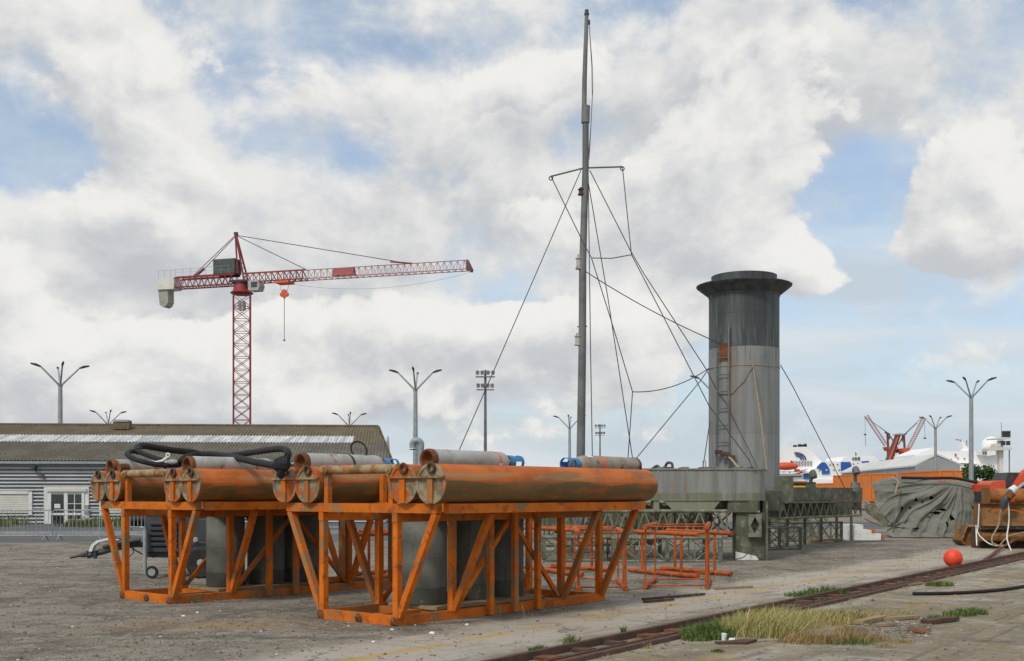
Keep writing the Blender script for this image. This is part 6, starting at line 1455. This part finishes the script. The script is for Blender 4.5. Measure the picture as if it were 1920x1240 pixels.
harbour_crane('red harbour crane with its boom raised towards the ferry funnel', 1667, [(922, 740), (1005, 740), (990, 1600), (935, 1600)], [(870, 685), (1025, 672), (1040, 700), (1000, 748), (900, 745)], ((860, 670), (535, 185)),
              [((905, 445), (920, 680), .42), ((925, 470), (1020, 610), .22), ((940, 460), (940, 560), .25), ((865, 445), (945, 480), .3)], [((640, 260), (900, 440)), ((535, 185), (900, 450))], [((540, 200), (543, 470), .07), ((543, 470), (543, 490), .5), ((543, 490), (555, 670), .09)])
harbour_crane('red harbour crane with its boom raised beside the grey hall lamp', 1693, [(1125, 770), (1195, 765), (1190, 1600), (1140, 1600)], [(1045, 715), (1230, 700), (1230, 740), (1195, 770), (1060, 782)], ((1235, 690), (1490, 190)),
              [((1178, 480), (1188, 700), .42), ((1165, 500), (1085, 650), .22), ((1150, 490), (1150, 600), .25), ((1220, 465), (1140, 500), .3)], [((1400, 290), (1190, 480)), ((1490, 185), (1180, 480))], [((1510, 200), (1522, 530), .07), ((1522, 530), (1522, 552), .5)])
rc = thing('red_mast_boom', 'thick dark red leaning boom crossing in front of the harbour cranes', 'boom', cpt(1675, HC - 30))
rc_p = [zoomC(*p) for p in ((925, 905), (990, 905), (1130, 480), (1090, 480))]
mb = MB(rc.location); mb.prism([P(*p, HC - 12) for p in rc_p], (0, 4, 0)); mb.build('boom', M['brown_steel'], rc)
mb = MB(rc.location); mb.prism([P(*zoomC(*p), HC - 12.4) for p in ((925, 905), (955, 905), (1105, 480), (1088, 480))], (0, .35, 0)); mb.build('boom_face', M['port_red'], rc)
mb = MB(rc.location); mb.prism([P(*zoomC(*p), HC - 12) for p in ((930, 906), (985, 906), (985, 1600), (930, 1600))], (0, 4, 0)); mb.build('boom_foot', M['port_red'], rc)
mb = MB(rc.location); mb.prism([P(*zoomC(*p), HC - 13) for p in ((1080, 482), (1160, 482), (1160, 462), (1090, 458))], (0, 6, 0)); mb.build('boom_head', M['gas_grey'], rc)

# ---------------------------------------------------------------- plants and litter by the rail
rnd = random.Random(21)
def patch_(name, mat, spots, kind='stuff', label=None, cat=None, group=None):
    mb = MB(); 
    for (px, py, n, rx, ry, h, w, lean, wind) in spots: blades(mb, G(px, py), n, rx, ry, h, w, lean, rnd, wind)
    c = G(spots[0][0], spots[0][1]); mb.off = c
    o = mb.build(name, M[mat], None, None, False); o.location = c
    if kind == 'stuff': o['kind'] = 'stuff'
    else: tag(o, label, cat, group)
    return o
patch_('dry_grass', 'straw', [(1420, 1192, 400, .44, .30, .38, .0045, .6, (.3, 0)), (1455, 1185, 440, .38, .30, .36, .0045, .7, (.5, 0)), (1390, 1190, 260, .3, .25, .34, .0045, .6, (.15, 0)), (1440, 1180, 60, .5, .4, .5, .005, .6, (.5, 0)), (1480, 1176, 300, .4, .35, .26, .0045, .6, (.3, 0)), (1440, 1168, 350, .6, .35, .28, .0045, .5, (.3, 0)), (1515, 1165, 200, .6, .4, .22, .005, .5, (.3, 0))])
patch_('half_dry_grass', 'mixed', [(1530, 1168, 420, .55, .4, .2, .005, .5, (.2, 0)), (1580, 1158, 300, .7, .4, .16, .005, .5, (.2, 0)), (1620, 1150, 180, .7, .35, .09, .005, .6, (.1, 0)), (1470, 1158, 250, .6, .3, .2, .005, .5, (.2, 0)), (1410, 1178, 420, .5, .3, .22, .005, .5, (.1, 0)), (1440, 1192, 380, .45, .3, .22, .006, .6, (.2, 0))])
patch_('brown_grass', 'brown', [(1520, 1205, 550, .38, .22, .16, .0045, .6, (.2, 0)), (1575, 1203, 500, .42, .25, .15, .0045, .6, (.2, 0)), (1620, 1200, 260, .3, .2, .12, .0045, .6, (.2, 0)), (1660, 1215, 60, .12, .1, .06, .0045, .6, (0, 0)), (1690, 1206, 80, .15, .12, .07, .0045, .6, (0, 0)), (1595, 1187, 120, .2, .15, .12, .0045, .6, (0, 0)), (1210, 1216, 60, .10, .05, .03, .004, .9, (0, 0)), (1080, 1222, 50, .10, .05, .03, .004, .9, (0, 0))])
patch_('green_weeds', 'grass', [(1325, 1196, 900, .30, .28, .22, .006, .6, (0, 0)), (1345, 1186, 500, .25, .25, .2, .006, .6, (0, 0)), (1305, 1200, 250, .18, .18, .12, .006, .7, (0, 0)), (1595, 1208, 160, .3, .16, .10, .005, .6, (0, 0)), (1560, 1160, 150, .5, .3, .15, .006, .6, (0, 0))])
TUFT = [(1755, 1164, .16, .11, 'low green weed tuft on the concrete, beside the rusty plate and the wider tuft'), (1800, 1155, .22, .13, 'bright green weed tuft out on the bare concrete, touching a paler one'), (1826, 1152, .20, .13, 'paler yellow-green weed tuft beside the bright green one'), (1762, 1099, .26, .14, 'green weed tuft growing at the rail just below the orange buoy'),
        (1548, 1114, .34, .20, 'leafy green weed on the concrete strip between yellow line and rail'), (1505, 1118, .30, .12, 'flat green weed patch next to the leafy weed by the rail'), (1072, 1210, .10, .14, 'small green weed alone on the concrete strip before the rail'), (1012, 1222, .12, .10, 'sparse yellowish weed alone on the dirt edge above the rail'), (1346, 1223, .07, .05, 'tiny green sprig on the concrete below the white litter'),
        (1168, 1188, .03, .12, 'single dark weed stalk on the concrete strip near the rail')]
for (px, py, r, h, lab) in TUFT: patch_('weed_tuft', 'grass', [(px, py, int(700 * r) + 25, r, r * .7, h, .007, .7, (0, 0))], 'thing', lab, 'weed', 'weed tufts on the concrete')
# thin stalks standing on the apron
mb = MB(); 
for k in range(70):
    t = rnd.uniform(1, 20); p = RP(t, rnd.uniform(.5, 2.6)); h = rnd.uniform(.08, .34); l = V(rnd.uniform(-.06, .06), rnd.uniform(-.06, .06), 0)
    mb.tube([p, p + l * .5 + V(0, 0, h * .6), p + l + V(0, 0, h)], [.003, .0025, .004], 4)
for k in range(90):
    t = rnd.uniform(-2, 26); p = RP(t, rnd.choice([-.62, -.58, .16, -.2]) + rnd.uniform(-.06, .06)); blades(mb, p, 14, .10, .06, rnd.uniform(.03, .09), .004, .7, rnd)
o = mb.build('dry_stalks', M['mixed'], None, None, False); o['kind'] = 'stuff'
# litter, plates, timber scraps, hose
lt = thing('paper_cup', 'crumpled white paper cup lying in the dry grass', 'litter', G(1360, 1203)); q = lt.location
MB(q).lathe([(.022, 0), (.032, .075), (.030, .08)], q + V(-.02, 0, .012), (.12, 0, 1), 9).build('cup', M['paper'], lt); MB(q).prism([q + V(.03, -.03, .01), q + V(.10, -.03, .01), q + V(.11, .03, .03), q + V(.05, .04, .03)], (0, 0, .006)).build('crumpled_lid', M['paper'], lt)
def flat(name, label, cat, pts, h, mat, group=None):
    c = G(*pts[0]); mb = MB(c); mb.prism([G(*p) + V(0, 0, .006) for p in pts], (0, 0, h)); o = mb.build(name, M[mat]); o.location = c; return tag(o, label, cat, group)
flat('rusty_plate', 'rusty steel plate under the white litter in the dry grass', 'steel plate', [(1340, 1208), (1400, 1209), (1420, 1203), (1396, 1202)], .02, 'rust_dk', 'rusty plates on the concrete')
flat('rusty_plate', 'square rusty plate on the gravel patch beyond the brown grass', 'steel plate', [(1697, 1185), (1732, 1190), (1745, 1182), (1712, 1177)], .015, 'rust', 'rusty plates on the concrete')
def stick(label, a, b, w, h, mat='timber', name='timber_scrap', grp='timber scraps on the concrete'):
    A, B = G(*a), G(*b); mb = MB(A); mb.beam(A + V(0, 0, h / 2 + .006), B + V(0, 0, h / 2 + .012), w, h); o = mb.build(name, M[mat]); o.location = A; tag(o, label, 'timber', grp)
stick('long weathered board beside the gravel patch, parallel to the rail', (1610, 1172), (1655, 1163), .12, .05); stick('short grey board lying across the gravel patch', (1655, 1165), (1720, 1161), .10, .04)
stick('dark splintered plank end near the low weed tuft', (1735, 1171), (1790, 1165), .14, .05, 'rust_dk'); stick('thin board lying flat before the gravel patch', (1640, 1176), (1680, 1174), .06, .03)
for i, (a, b, lab) in enumerate((((1205, 1126), (1320, 1117), 'dark broken timber on the edge of the concrete, crossing the yellow line end'), ((1208, 1131), (1262, 1127), 'short dark timber piece beside the broken one'), ((1340, 1106), (1410, 1103), 'thin brown lath by the edge of the gravel'), ((1700, 1100), (1730, 1096), 'small grey lath on the concrete beneath the buoy'))): stick(lab, a, b, .06, .03, 'rust_dk' if i < 2 else 'timber')
o = tag(MB(G(1712, 1117)).tube(curve_pts([G(1712, 1117) + V(0, 0, .03), G(1780, 1116) + V(0, 0, .03), G(1850, 1112) + V(0, 0, .03), G(1900, 1106) + V(0, 0, .03), G(1960, 1096) + V(0, 0, .03)]), .028, 8).build('rubber_pipe', M['hose'], None, 50), 'long black rubber pipe lying on the bare concrete', 'pipe'); o.location = G(1712, 1117)
for i, (px, py, s) in enumerate(((344, 1157, .022), (370, 1150, .017), (735, 1182, .018), (810, 1190, .028), (875, 1173, .02), (700, 1205, .016))):
    c = G(px, py); mb = MB(c); mb.ico(c + V(0, 0, s * .5), s, 2, (1.3, 1, .7)); mb.v = [p + V(rnd.uniform(-1, 1), rnd.uniform(-1, 1), rnd.uniform(-1, 1)) * s * .14 for p in mb.v]
    o = mb.build('white_stone', M['foam']); o.location = c; tag(o, ['whitish stone on the dirt, bigger of the pair there', 'whitish stone on the dirt, smaller of the pair there', 'whitish stone close to the front frame corner', 'whitish stone on bare ground out from the long bottom rail', 'whitish stone at the foot of a long-side post', 'whitish stone alone in front of the frame corner'][i], 'stone', 'whitish stones on the dirt')
